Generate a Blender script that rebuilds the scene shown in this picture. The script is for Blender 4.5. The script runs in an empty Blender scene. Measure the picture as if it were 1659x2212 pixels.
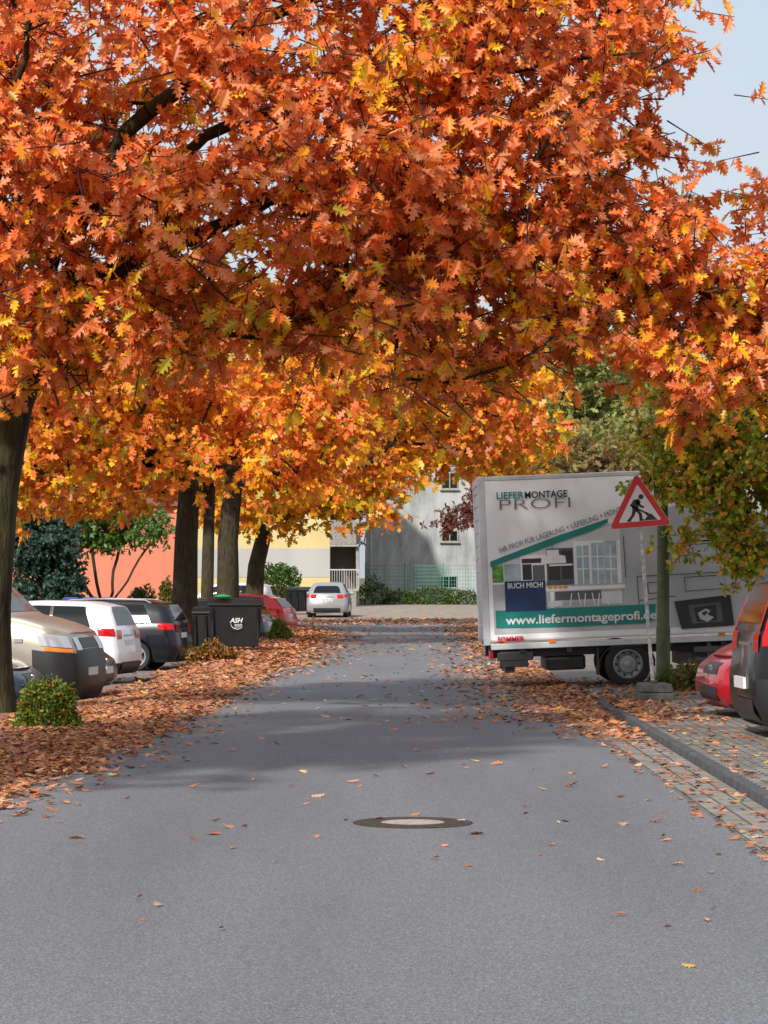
import bpy, math, random
import numpy as np
from mathutils import Vector, Matrix
random.seed(3); rng=np.random.default_rng(7)
scene=bpy.context.scene
COL=scene.collection
rad=math.radians
SUN_EL=37
# ------------------------------------------------------------ helpers
def link(o,parent=None):
    COL.objects.link(o)
    if parent is not None: o.parent=parent
    return o
def meta(o,label,cat,group=None):
    o["label"]=label; o["category"]=cat
    if group: o["group"]=group
    return o
def struct(o): o["kind"]="structure"; return o
def empty(name,loc=(0,0,0),rot=(0,0,0),parent=None):
    o=bpy.data.objects.new(name,None); o.location=loc; o.rotation_euler=rot
    o.empty_display_size=.3
    return link(o,parent)
def sm(t):
    t=np.clip(t,0,1); return t*t*(3-2*t)
def H(x,y):
    x=np.asarray(x,float); y=np.asarray(y,float)
    l=-0.33*sm((-3.4-x)/1.0)*sm((y-31.5)/3.5)*(1-sm((y-104)/8))
    r=0.04*np.clip(x-3.3,0,14)*(y<120)
    f=0.0125*np.clip(y-112,0,150)
    return l+r+f
# ------------------------------------------------------------ materials
def base_mat(name):
    m=bpy.data.materials.new(name); m.use_nodes=True
    nt=m.node_tree; b=nt.nodes["Principled BSDF"]
    return m,nt,b
def N(nt,t,**k):
    n=nt.nodes.new(t)
    for a,v in k.items(): setattr(n,a,v)
    return n
def ramp(nt,stops,interp='LINEAR'):
    r=N(nt,'ShaderNodeValToRGB'); cr=r.color_ramp; cr.interpolation=interp
    while len(cr.elements)<len(stops): cr.elements.new(.5)
    for e,(p,c) in zip(cr.elements,stops):
        e.position=p; e.color=(c[0],c[1],c[2],1)
    return r
def pmat(name,c,rough=.5,metal=0,var=0,vs=4,bump=0,bs=40,coat=0,spec=.5,detail=6):
    m,nt,b=base_mat(name)
    b.inputs['Base Color'].default_value=(*c,1)
    b.inputs['Roughness'].default_value=rough
    b.inputs['Metallic'].default_value=metal
    b.inputs['Coat Weight'].default_value=coat
    b.inputs['Coat Roughness'].default_value=.06
    b.inputs['Specular IOR Level'].default_value=spec
    tc=N(nt,'ShaderNodeTexCoord')
    if var:
        n=N(nt,'ShaderNodeTexNoise'); n.inputs['Scale'].default_value=vs; n.inputs['Detail'].default_value=detail
        nt.links.new(tc.outputs['Object'],n.inputs['Vector'])
        r=ramp(nt,[(.3,[v*(1-var) for v in c]),(.7,[min(1,v*(1+var)) for v in c])])
        nt.links.new(n.outputs['Fac'],r.inputs['Fac']); nt.links.new(r.outputs['Color'],b.inputs['Base Color'])
    if bump:
        n2=N(nt,'ShaderNodeTexNoise'); n2.inputs['Scale'].default_value=bs; n2.inputs['Detail'].default_value=4
        nt.links.new(tc.outputs['Object'],n2.inputs['Vector'])
        bp=N(nt,'ShaderNodeBump'); bp.inputs['Strength'].default_value=bump; bp.inputs['Distance'].default_value=.02
        nt.links.new(n2.outputs['Fac'],bp.inputs['Height']); nt.links.new(bp.outputs['Normal'],b.inputs['Normal'])
    return m
def leaf_mat(name,trans=.35,rough=.45,spec=.4):
    m,nt,b=base_mat(name)
    a=N(nt,'ShaderNodeAttribute'); a.attribute_name='Col'
    b.inputs['Roughness'].default_value=rough; b.inputs['Specular IOR Level'].default_value=spec
    tr=N(nt,'ShaderNodeBsdfTranslucent'); mx=N(nt,'ShaderNodeMixShader'); mx.inputs[0].default_value=trans
    out=nt.nodes['Material Output']
    nt.links.new(a.outputs['Color'],b.inputs['Base Color']); nt.links.new(a.outputs['Color'],tr.inputs['Color'])
    nt.links.new(b.outputs[0],mx.inputs[1]); nt.links.new(tr.outputs[0],mx.inputs[2]); nt.links.new(mx.outputs[0],out.inputs[0])
    return m
M_LEAF=leaf_mat('oak_leaf',.42,.42,.5); M_SHRUB=leaf_mat('shrub_leaf',.38); M_FALLEN=leaf_mat('fallen_leaf',.05,.65,.3)
def bark(name,c1,c2,moss=.6,mc=(.05,.055,.02)):
    m,nt,b=base_mat(name); tc=N(nt,'ShaderNodeTexCoord'); mp=N(nt,'ShaderNodeMapping'); mp.inputs['Scale'].default_value=(9,9,1.8)
    nt.links.new(tc.outputs['Object'],mp.inputs['Vector'])
    n=N(nt,'ShaderNodeTexNoise'); n.inputs['Scale'].default_value=2.2; n.inputs['Detail'].default_value=8
    nt.links.new(mp.outputs['Vector'],n.inputs['Vector'])
    r=ramp(nt,[(.3,c1),(.7,c2)]); nt.links.new(n.outputs['Fac'],r.inputs['Fac'])
    n3=N(nt,'ShaderNodeTexNoise'); n3.inputs['Scale'].default_value=1.1
    nt.links.new(tc.outputs['Object'],n3.inputs['Vector'])
    mx=N(nt,'ShaderNodeMix',data_type='RGBA'); r3=ramp(nt,[(.42,(0,0,0)),(.65,(moss,moss,moss))])
    nt.links.new(n3.outputs['Fac'],r3.inputs['Fac']); nt.links.new(r3.outputs['Color'],mx.inputs[0])
    nt.links.new(r.outputs['Color'],mx.inputs[6]); mx.inputs[7].default_value=(*mc,1)
    nt.links.new(mx.outputs[2],b.inputs['Base Color'])
    b.inputs['Roughness'].default_value=.9; b.inputs['Specular IOR Level'].default_value=.2
    bp=N(nt,'ShaderNodeBump'); bp.inputs['Strength'].default_value=.9; bp.inputs['Distance'].default_value=.05
    nt.links.new(n.outputs['Fac'],bp.inputs['Height']); nt.links.new(bp.outputs['Normal'],b.inputs['Normal'])
    return m
M_BARK=bark('oak_bark',(.02,.015,.01),(.085,.062,.042))
M_BARKD=bark('dark_oak_bark',(.012,.009,.006),(.05,.036,.024),.65,(.085,.085,.028))
M_TWIG=pmat('twig_bark',(.05,.033,.025),.9)
M_BLACK=pmat('black_plastic',(.018,.018,.02),.45,var=.2,vs=6)
M_RUB=pmat('tyre_rubber',(.02,.02,.02),.85,bump=.2,bs=60)
M_GLASS=pmat('car_glass',(.008,.010,.012),.06,spec=.35)
M_RIM=pmat('rim_metal',(.5,.51,.53),.3,metal=.8)
M_CHROME=pmat('chrome',(.6,.6,.61),.2,metal=1)
M_TAIL=pmat('red_lens',(.46,.004,.008),.15,coat=.3,spec=.3)
M_HEAD=pmat('clear_lens',(.45,.48,.52),.08,metal=.3,coat=.8)
M_ORANGE=pmat('orange_lens',(.9,.20,.01),.2,coat=.5)
M_PLATE=pmat('plate_white',(.7,.7,.69),.4)
M_WHITE=pmat('white_paint',(.78,.79,.8),.35,coat=.2)
M_INK=pmat('dark_ink',(.02,.022,.03),.5)
M_GREYINK=pmat('grey_ink',(.12,.14,.16),.5)
M_TEAL=pmat('teal_print',(.006,.23,.19),.4)
M_NAVY=pmat('navy_print',(.008,.035,.13),.4)
M_REDP=pmat('red_print',(.62,.01,.01),.4)
M_GALV=pmat('galvanised_steel',(.42,.43,.43),.5,metal=.5,var=.25,vs=12)
M_CONC=pmat('concrete',(.3,.29,.27),.9,var=.25,vs=6,bump=.3,bs=60)
# ------------------------------------------------------------ mesh builder
class MB:
    def __init__(s): s.v=[]; s.f=[]; s.m=[]
    def add(s,vs,fs,mi=0):
        o=len(s.v); s.v+= [tuple(map(float,p)) for p in vs]; s.f+=[tuple(i+o for i in f) for f in fs]; s.m+=[mi]*len(fs)
    def box(s,x0,x1,y0,y1,z0,z1,mi=0,tx=0,ty=0):
        a=[(x0+tx,y0+ty,z0),(x1-tx,y0+ty,z0),(x1-tx,y1-ty,z0),(x0+tx,y1-ty,z0),(x0,y0,z1),(x1,y0,z1),(x1,y1,z1),(x0,y1,z1)]
        s.add(a,[(0,3,2,1),(4,5,6,7),(0,1,5,4),(1,2,6,5),(2,3,7,6),(3,0,4,7)],mi)
    def tube(s,p0,p1,r0,r1=None,n=8,mi=0,caps=True):
        r1=r0 if r1 is None else r1
        p0=np.array(p0,float); p1=np.array(p1,float); d=p1-p0; L=np.linalg.norm(d)
        if L<1e-6: return
        d/=L; a=np.array([0,0,1.]) if abs(d[2])<.9 else np.array([1.,0,0]); u=np.cross(d,a); u/=np.linalg.norm(u); w=np.cross(d,u)
        an=[2*math.pi*i/n for i in range(n)]
        vs=[p0+r0*(math.cos(t)*u+math.sin(t)*w) for t in an]+[p1+r1*(math.cos(t)*u+math.sin(t)*w) for t in an]
        fs=[(i,i+n,(i+1)%n+n,(i+1)%n) for i in range(n)]
        if caps: fs+=[tuple(range(n)),tuple(range(2*n-1,n-1,-1))]
        s.add(vs,fs,mi)
    def lathe(s,prof,c=(0,0,0),axis='y',n=24,mi=0):
        vs=[];fs=[];k=len(prof)
        for i in range(n):
            t=2*math.pi*i/n
            for r,h in prof:
                if axis=='y': p=(c[0]+r*math.cos(t),c[1]+h,c[2]+r*math.sin(t))
                elif axis=='x': p=(c[0]+h,c[1]+r*math.cos(t),c[2]+r*math.sin(t))
                else: p=(c[0]+r*math.cos(t),c[1]+r*math.sin(t),c[2]+h)
                vs.append(p)
        for i in range(n):
            for j in range(k-1):
                a=i*k+j; b=((i+1)%n)*k+j
                fs.append((a,b,b+1,a+1))
        s.add(vs,fs,mi)
    def poly(s,pts,mi=0): s.add(pts,[tuple(range(len(pts)))],mi)
    def obj(s,name,mats,parent=None,loc=(0,0,0),rot=(0,0,0),smooth=False,bevel=0,angle=35):
        me=bpy.data.meshes.new(name); me.from_pydata(s.v,[],s.f)
        for m in (mats if isinstance(mats,(list,tuple)) else [mats]): me.materials.append(m)
        me.polygons.foreach_set('material_index',s.m)
        me.update()
        if smooth:
            me.shade_smooth(); me.set_sharp_from_angle(angle=rad(angle))
        o=bpy.data.objects.new(name,me); o.location=loc; o.rotation_euler=rot
        link(o,parent)
        if bevel:
            b=o.modifiers.new('bevel','BEVEL'); b.width=bevel; b.segments=2; b.limit_method='ANGLE'
        return o
def text(s,size,loc,mat,parent,name='lettering',rot=(math.pi/2,0,0),bold=0,align='LEFT',sx=1,sp=1,shear=0):
    c=bpy.data.curves.new('t','FONT'); c.body=s; c.size=size; c.offset=bold; c.extrude=.0015; c.align_x=align; c.space_character=sp; c.shear=shear
    c.resolution_u=3
    t=bpy.data.objects.new('t',c); COL.objects.link(t)
    dg=bpy.context.evaluated_depsgraph_get(); dg.update()
    me=bpy.data.meshes.new_from_object(t.evaluated_get(dg)); me.name=name
    bpy.data.objects.remove(t)
    me.materials.clear(); me.materials.append(mat)
    o=bpy.data.objects.new(name,me); o.location=loc; o.rotation_euler=rot; o.scale=(sx,1,1)
    return link(o,parent)
# ------------------------------------------------------------ leaves
vx=[.05,.24,.46,.68,.87]; vy=[.02,.085,.11,.10,.05]
tp_=[(.18,.23),(.44,.38),(.70,.33),(.90,.18)]
def oakT():
    V=[(0,0),(1,0)]
    for sg in (1,-1):
        V+=[(a,sg*b) for a,b in zip(vx,vy)]+[(a,sg*b) for a,b in tp_]
    F=[]
    for k,o in enumerate((2,11)):
        v=[o+i for i in range(5)]; t=[o+5+i for i in range(4)]
        fs=[(v[i],t[i],v[i+1]) for i in range(4)]+[(0,)+tuple(v)+(1,)]
        if k==0: fs=[tuple(reversed(f)) for f in fs]
        F+=fs
    V=np.array([(x,y,.28*abs(y)-.18*x*x) for x,y in V])
    return V,F
def simT():
    h=[(.2,.2),(.3,.08),(.5,.36),(.6,.1),(.78,.24)]
    pts=[(0,0)]+[(x,-y) for x,y in h]+[(1,0)]+[(x,y) for x,y in reversed(h)]
    return np.array([(x,y,.25*abs(y)-.15*x*x) for x,y in pts]),[tuple(range(len(pts)))]
def ovT():
    pts=[(0,0),(.3,-.28),(.7,-.24),(1,0),(.7,.24),(.3,.28)]
    return np.array([(x,y,.3*abs(y)) for x,y in pts]),[(0,1,2,3),(0,3,4,5)]
OAK=oakT(); SIM=simT(); OV=ovT()
def inst(name,T,R,S,P,col,mat,parent=None):
    TV,TF=T; n=len(P); nt=len(TV)
    V=np.einsum('nij,tj->nti',R,TV)*S[:,None,None]+P[:,None,:]
    tl=np.array([i for f in TF for i in f]); ft=np.array([len(f) for f in TF])
    loops=(tl[None,:]+(np.arange(n)*nt)[:,None]).ravel().astype(np.int32)
    tot=np.tile(ft,n); st=np.concatenate([[0],np.cumsum(tot)[:-1]]).astype(np.int32)
    me=bpy.data.meshes.new(name)
    me.vertices.add(n*nt); me.vertices.foreach_set('co',V.astype(np.float32).ravel())
    me.loops.add(len(loops)); me.loops.foreach_set('vertex_index',loops)
    me.polygons.add(len(tot)); me.polygons.foreach_set('loop_start',st)
    me.update(calc_edges=True)
    if col is not None:
        a=me.color_attributes.new('Col','FLOAT_COLOR','POINT')
        c=np.ones((n,nt,4),np.float32); c[:,:,:3]=col[:,None,:]
        a.data.foreach_set('color',c.ravel())
    me.materials.append(mat)
    o=bpy.data.objects.new(name,me); link(o,parent); return o
def nrm(a): return a/np.maximum(np.linalg.norm(a,axis=-1,keepdims=True),1e-9)
def frames(ax,nn):
    a=nrm(ax); n=nn-(nn*a).sum(-1,keepdims=True)*a; n=nrm(n); b=np.cross(n,a)
    return np.stack([a,b,n],axis=-1)
def pal(cols,w,n):
    cols=np.array(cols,float); w=np.array(w,float); w/=w.sum()
    i=rng.choice(len(cols),size=n,p=w); return cols[i]
def in_ell(E,n,shell=.5):
    vol=np.array([e[3]*e[4]*e[5] for e in E]); vol=vol**.85; vol/=vol.sum()
    k=rng.choice(len(E),size=n,p=vol); E=np.array(E)
    d=nrm(rng.normal(size=(n,3))); r=(shell**3+(1-shell**3)*rng.random(n))**(1/3)
    return E[k,:3]+d*r[:,None]*E[k,3:6], E[k,:3]
def skeleton(path,r0,clusters,step=.5,jit=.07,minr=.012,limbs=()):
    nodes=[np.array(p,float) for p in path]; par=[-1]+list(range(len(path)-1)); first=len(path)-1
    start=max(1,first-1)
    plen=[0.]*len(nodes); forced=set()
    for lb in limbs:
        cur=first
        for p in lb:
            p=np.array(p,float); q=nodes[cur]; k=max(1,int(np.linalg.norm(p-q)/.4))
            for i in range(1,k+1):
                nodes.append(q+(p-q)*i/k+(rng.normal(size=3)*.05 if i<k else 0)); par.append(cur); plen.append(plen[cur]+.15); cur=len(nodes)-1; forced.add(cur)
    fork=nodes[first]
    order=np.argsort(np.linalg.norm(clusters-fork,axis=1)); ends=[]
    for ci in order:
        p=clusters[ci]; A=np.array(nodes[start:]); pl=np.array(plen[start:])
        d=np.linalg.norm(A-p,axis=1)+.22*pl+.3*np.clip(A[:,2]-p[2],0,9)
        j=int(np.argmin(d))+start; q=nodes[j]; L=np.linalg.norm(p-q); k=max(1,int(L/step)); cur=j
        bow=rng.normal(size=3)*L*.06; bow[2]+=L*.08
        for i in range(1,k+1):
            t=i/k; pos=q+(p-q)*t+bow*math.sin(math.pi*t)+(rng.normal(size=3)*jit if i<k else 0)
            nodes.append(pos); par.append(cur); plen.append(plen[cur]+L/k); cur=len(nodes)-1
        ends.append(cur)
    cnt=np.zeros(len(nodes))
    for e in ends:
        i=e
        while i>=0: cnt[i]+=1; i=par[i]
    tot=len(ends); R=np.maximum(minr,r0*(cnt/tot)**.5)
    for i in forced: R[i]=max(R[i],.02)
    return nodes,par,R,first
def make_tree(name,label,cat,path,r0,E,ncl,nros,nleaf,T,size,palf,seed,sig=.42,barkm=None,limb_r=None,leafm=None,twig=.32,shell=.5,group=None,droop=.35,flare=1.35,limbs=(),crotch=0):
    global rng
    rng=np.random.default_rng(seed)
    base=np.array(path[0],float); root=empty(name,tuple(base)); meta(root,label,cat,group)
    E=[tuple(e) for e in E]
    cl,cc=in_ell(E,ncl,shell)
    nodes,par,R,first=skeleton(path,limb_r or r0*.8,cl,limbs=limbs)
    mb=MB(); n=14; pts=[np.array(p,float)-base for p in path]
    dense=[]
    for i in range(len(pts)-1):
        for t in np.linspace(0,1,5)[:-1]: dense.append(pts[i]*(1-t)+pts[i+1]*t)
    dense.append(pts[-1]); K=len(dense); vs=[];fs=[]
    ph=rng.random(4)*6
    for k,p in enumerate(dense):
        t=k/(K-1); r=r0*(1-.25*t)*(1+(flare-1)*math.exp(-p[2]/.25))*(1+crotch*float(sm((t-.55)/.45)))
        for i in range(n):
            a=2*math.pi*i/n; rr=r*(1+.05*math.sin(3*a+ph[0]+p[2])+.04*math.sin(5*a+ph[1]-p[2]*.7))
            z=p[2]-(.25 if k==0 else 0)
            vs.append((p[0]+rr*math.cos(a),p[1]+rr*math.sin(a),z))
    for k in range(K-1):
        for i in range(n): fs.append((k*n+i,k*n+(i+1)%n,(k+1)*n+(i+1)%n,(k+1)*n+i))
    fs.append(tuple(range((K-1)*n,K*n)))
    mb.add(vs,fs)
    tr=mb.obj('trunk',barkm or M_BARK,root,smooth=True,angle=60)
    mb=MB()
    for i in range(1,len(nodes)):
        if i<=first: continue
        p=par[i]; mb.tube(nodes[p]-base,nodes[i]-base,min(R[p],R[i]*1.25),R[i],n=8 if R[i]>.03 else 4,caps=False)
    br=mb.obj('branches',M_TWIG if R.max()<.1 else (barkm or M_BARK),root,smooth=True,angle=80)
    cidx=np.repeat(np.arange(ncl),nros); c=cl[cidx]
    pos=c+rng.normal(size=(len(c),3))*np.array([sig,sig,sig*.7])
    out=nrm(pos-cc[cidx]); d=nrm(out*.7+rng.normal(size=pos.shape)*.6+np.array([0,0,-.1]))
    tw=np.array([(0,.5,0),(0,-.25,.43),(0,-.25,-.43),(1,.2,0),(1,-.1,.17),(1,-.1,-.17)]); tw[:,1:]*=.04
    q=nrm(c-pos); td=nrm(d*.6-q*.8); tl=twig*(.7+rng.random(len(pos)))
    Rm=frames(td,rng.normal(size=td.shape))
    inst('twigs',(tw,[(0,1,4,3),(1,2,5,4),(2,0,3,5)]),Rm,tl,pos-td*tl[:,None]-base,None,M_TWIG,root)
    nl=len(pos)*nleaf; ri=np.repeat(np.arange(len(pos)),nleaf)
    ax=nrm(d[ri]*.45+rng.normal(size=(nl,3))*.75+np.array([0,0,-droop]))
    nn=nrm(out[ri]*.5+rng.normal(size=(nl,3))*.6+np.array([0,-.45,.5]))
    Rl=frames(ax,nn); S=size*(.6+.7*rng.random(nl))
    P=pos[ri]-td[ri]*(rng.random(nl)*tl[ri]*.6)[:,None]-base
    col=palf(pos[ri],cidx[ri],nl,ncl)
    cv=.88+.24*rng.random((ncl,1)); col=col*(0.78+.44*rng.random((nl,1)))*cv[cidx[ri]]
    inst('crown',T,Rl,S,P,np.clip(col,0,1),leafm or M_LEAF,root)
    return root
OR=[(.86,.20,.04),(.90,.33,.13),(.62,.13,.03),(.84,.31,.03),(.94,.52,.02),(.54,.46,.03)]
OF=[(.78,.17,.02),(.82,.24,.04),(.58,.12,.015),(.86,.31,.02),(.93,.48,.015),(.46,.40,.02)]
def palette(w_out,w_alt,altfrac,fn=None,C=OR):
    def f(pos,ci,n,ncl):
        alt=rng.random(ncl)<altfrac
        a=pal(C,w_out,n); b=pal(C,w_alt,n)
        msk=alt[ci]
        if fn is not None: msk=msk|(rng.random(n)<fn(pos))
        return np.where(msk[:,None],b,a)
    return f
pn=palette([5,5.5,2.4,2.2,.5,.12],[1.2,1.2,.8,3,3.8,1.3],.13,lambda p:np.clip((5.7-p[:,2])/2.0,0,1)*.55)
E1=[(-1.9,30.3,7.2,4.0,2.7,3.1),(1.6,30,7.4,1.8,2.2,2.7),(2.75,29.6,8.3,.75,1.0,.9),(-4.2,30,5.9,2.0,2.2,1.8),(-.6,29.6,4.45,2.5,1.8,.8),(1.4,30,5.0,1.3,1.8,.95),(-3.2,30.5,4.2,1.5,1.6,.6),(.3,29.2,6.4,2.8,1.2,1.8),(-3.0,28.8,6.6,2.0,1,1.8),(-.4,31.5,10.9,3.8,3.0,.9)]  # last ellipsoid: unseen upper crown added to shade the road
make_tree('oak_tree','large red oak with orange-red autumn crown beside the road','tree',
  [(-4.86,31.6,0),(-4.82,31.55,1.3),(-4.72,31.5,2.6),(-4.55,31.45,3.7),(-4.4,31.4,4.3)],.31,E1,345,16,7,OAK,.19,pn,11,sig=.43,limb_r=.19,group='oak trees along the road',barkm=M_BARKD,twig=.42,crotch=.35,
  limbs=[[(-3.9,30.9,5.0),(-2.6,30.4,5.5),(-1.7,30.0,5.8),(-.5,29.9,6.1),(.9,29.9,6.3)],[(-3.8,30.4,5.8),(-2.7,29.8,7.0),(-1.6,29.5,7.9),(-.6,29.5,8.4),(.9,29.6,8.6)],[(-4.5,30.4,5.6),(-4.3,29.2,6.8),(-3.9,28.3,7.6),(-3.4,28.0,8.6)],[(-3.3,30.6,6.2),(-1.6,30.2,7.0),(-.3,30,7.3),(1.5,30,7.5)],[(-4.9,31.2,5.4),(-5.3,31,6.6)]])
E2=[(2.75,30,5.4,.95,1.5,1.0),(3.7,30,4.15,1.15,1.3,.95),(4.7,30.4,4.75,1.1,1.6,.85),(2.3,30,6.1,.6,1.0,.7),(5.8,31,5.8,1.2,1.5,1.0),(2.1,30,4.8,.8,1,.55)]
make_tree('oak_tree','red oak with orange autumn leaves reaching over the pavement','tree',
  [(6.6,32.6,.12),(6.55,32.5,1.6),(6.4,32.2,3.2),(6.2,31.8,4.3)],.24,E2,100,16,7,OAK,.185,pn,12,sig=.33,limb_r=.12,group='oak trees along the road',barkm=M_BARKD,twig=.4,
  limbs=[[(5.2,30.6,4.6),(4.2,30.2,4.75),(3.2,30.2,5.3),(2.2,30.2,5.6)]])
make_tree('oak_tree','unseen oak added beside the road to shade the asphalt','tree',
  [(-6.2,17,0),(-6.2,17,1.8),(-6.1,17,3.8),(-6,17,5)],.3,[(-5.6,18,7.9,2.9,4.6,1.8),(-3.6,21.5,9.3,2.6,3,1.2),(-7,15,7.5,2.5,3,2)],110,13,6,SIM,.34,pn,21,sig=.55,limb_r=.2,group='oak trees along the road')  # out-of-view tree added to cast shade across the road
py=palette([4,4,1.5,3,1.8,.3],[.8,1,.3,3,5,1.6],.38,lambda p:np.clip((5.9-p[:,2])/3.5,0,1)*.65,OF)
make_tree('oak_tree','oak with yellow-orange crown and straight trunk between parked cars','tree',
  [(-5.15,67,-.33),(-5.15,67,1.2),(-5.1,66.9,2.6),(-5.0,66.7,4)],.36,
  [(-4.2,64.5,6.4,4.4,3.5,2.9),(-7.5,62,5.5,2.6,3,1.9),(-8.3,60,4.6,1.4,1.5,1.35),(-5.2,61,4.7,1.6,1.2,.9),(-2.2,63,5.2,2.6,2.5,1.5),(-9,60,6.8,3,3,2.6)],200,19,6,SIM,.25,py,13,sig=.5,limb_r=.28,group='oak trees along the road')
make_tree('oak_tree','tall oak with orange-yellow crown spreading over the road','tree',
  [(-4.75,78,-.33),(-4.72,78,1.2),(-4.7,77.9,2.8),(-4.5,77.7,4.4)],.37,
  [(0.2,76,7.2,5.4,3.5,2.5),(-3.5,77,7.5,3.6,3,3.2),(3.4,75.5,6.2,2.2,2,1.3),(0.5,75,8.8,3,2,1.8)],190,19,6,SIM,.27,py,14,sig=.55,limb_r=.3,group='oak trees along the road')
pyy=palette([1,1.5,.3,4,5,1.8],[.2,.3,0,2,5,5],.5,None,OF)
make_tree('oak_tree','oak with yellow crown and forked mossy trunk','tree',
  [(-4.95,98,-.33),(-4.9,98,1.0),(-4.8,98,2.2),(-4.5,97.8,3.4)],.38,
  [(-2.6,95,6.6,4.2,3,2.7),(-.8,93,4.7,1.5,1.6,1.1),(-5,96,5.1,2.6,2.5,1.7),(3,97,7.0,3.4,3,1.7)],160,17,6,SIM,.32,pyy,15,sig=.55,limb_r=.3,group='oak trees along the road')
make_tree('oak_tree','slim pale-barked tree in the row behind the cars','tree',
  [(-5.6,82,-.33),(-5.6,82,1.2),(-5.55,82,3),(-5.5,82,4.6)],.22,
  [(-7,82,6.5,3.4,3,2.4),(-9.8,84,5.6,3,3,1.8)],100,19,6,SIM,.29,py,16,sig=.55,limb_r=.2,group='oak trees along the road')
def pgreen(cols,w):
    def f(pos,ci,n,ncl): return pal(cols,w,n)
    return f
GRN=[(.07,.15,.02),(.13,.24,.03),(.05,.09,.015)]
make_tree('garden_tree','multi-stemmed green tree in front of the coral building','tree',
  [(-11.2,104,-.3),(-11.2,104,.05),(-11.2,104,.3)],.2,
  [(-12.0,104,3.9,2.1,1.5,.9),(-10.2,104,3.7,1.7,1.3,.9)],50,22,6,SIM,.2,pgreen(GRN,[2,3,1]),17,sig=.4,limb_r=.12,
  limbs=[[(-12.0,104,1.4),(-12.7,104,2.8)],[(-11.5,103.8,1.5),(-11.7,103.8,3.0)],[(-10.9,104,1.5),(-10.6,104,3.0)],[(-10.5,104,1.3),(-9.6,104,2.8)]])
make_tree('conifer_tree','dark blue-green conifer beside the coral building','tree',
  [(-13.1,100,-.3),(-13.1,100,1.5),(-13.1,100,3.4)],.14,
  [(-13.1,100,1.4,1.4,1.3,1.5),(-13.3,100,3.2,1.3,1.2,1.4)],85,30,8,OV,.16,pgreen([(.025,.06,.04),(.045,.10,.07)],[1,1]),18,sig=.3,limb_r=.08,leafm=M_SHRUB)
make_tree('garden_tree','small tree with dark maroon leaves before the grey wall','tree',
  [(5.6,120,.1),(5.5,120,1.5),(5.0,120,3.2)],.12,
  [(3.6,120,4.4,1.1,1.2,.75),(5.4,120,5.2,1.6,1.3,1.1)],36,16,6,SIM,.22,pgreen([(.12,.03,.02),(.2,.06,.035)],[1,1]),19,sig=.32,limb_r=.1)
make_tree('hornbeam_tree','bushy tree with green and orange leaves overhanging the white truck','tree',
  [(6.6,36.3,.15),(6.5,36.3,1.0),(6.2,36.3,2.0)],.13,
  [(5.2,36.0,3.3,1.5,1.0,1.05),(4.15,35.9,3.3,.75,.7,.6),(6.6,36.2,3.0,1.4,1,1.3),(4.75,35.9,2.3,.65,.6,.6),(5.2,36,2.4,.8,.8,.8),(4.8,36.0,4.2,1.2,.8,.5)],150,28,8,OV,.09,
  pgreen([(.38,.50,.04),(.60,.56,.04),(.95,.38,.05),(.20,.30,.03),(.95,.66,.06)],[5,3,2.8,2.0,1.6]),20,sig=.22,limb_r=.09,twig=.2,leafm=M_SHRUB)
BG=[((12,165),(12,5.0,7.0),[(.20,.27,.06),(.30,.34,.09),(.34,.27,.08)]),((21,168),(9,6,6),[(.16,.22,.06),(.24,.25,.08)]),
    ((7,160),(9,4,5),[(.24,.26,.06),(.28,.30,.08)]),((30,170),(10,7,6),[(.12,.14,.05),(.2,.17,.06)]),
    ((-1,175),(12,7,7),[(.10,.13,.03),(.2,.15,.03)]),((-13,172),(12,7,7),[(.12,.12,.03),(.3,.17,.03)]),((-25,165),(10,7,7),[(.06,.1,.03),(.2,.15,.03)]),
    ((11,140),(6.0,3.4,3.4),[(.22,.13,.05),(.26,.22,.06)]),((16,145),(8,4,5),[(.22,.22,.06),(.28,.24,.07)]),((14,175),(15,6,5),[(.2,.28,.07),(.28,.33,.09)])]
for i,((bx,by),(cz,rx,rz),cs) in enumerate(BG):
    z0=float(H(bx,by))
    make_tree('woodland_tree','tall hazy autumn tree behind the buildings','tree',
      [(bx,by,z0),(bx,by,cz*.3),(bx+.2,by,cz*.6)],.3,[(bx,by,cz,rx,rx*.7,rz),(bx+rx*.4,by,cz-rz*.5,rx*.6,rx*.5,rz*.4)],100,17,6,SIM,.46,pgreen(cs,[1]*len(cs)),30+i,sig=.9,limb_r=.2,shell=.2,group='woodland trees behind the street')
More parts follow.
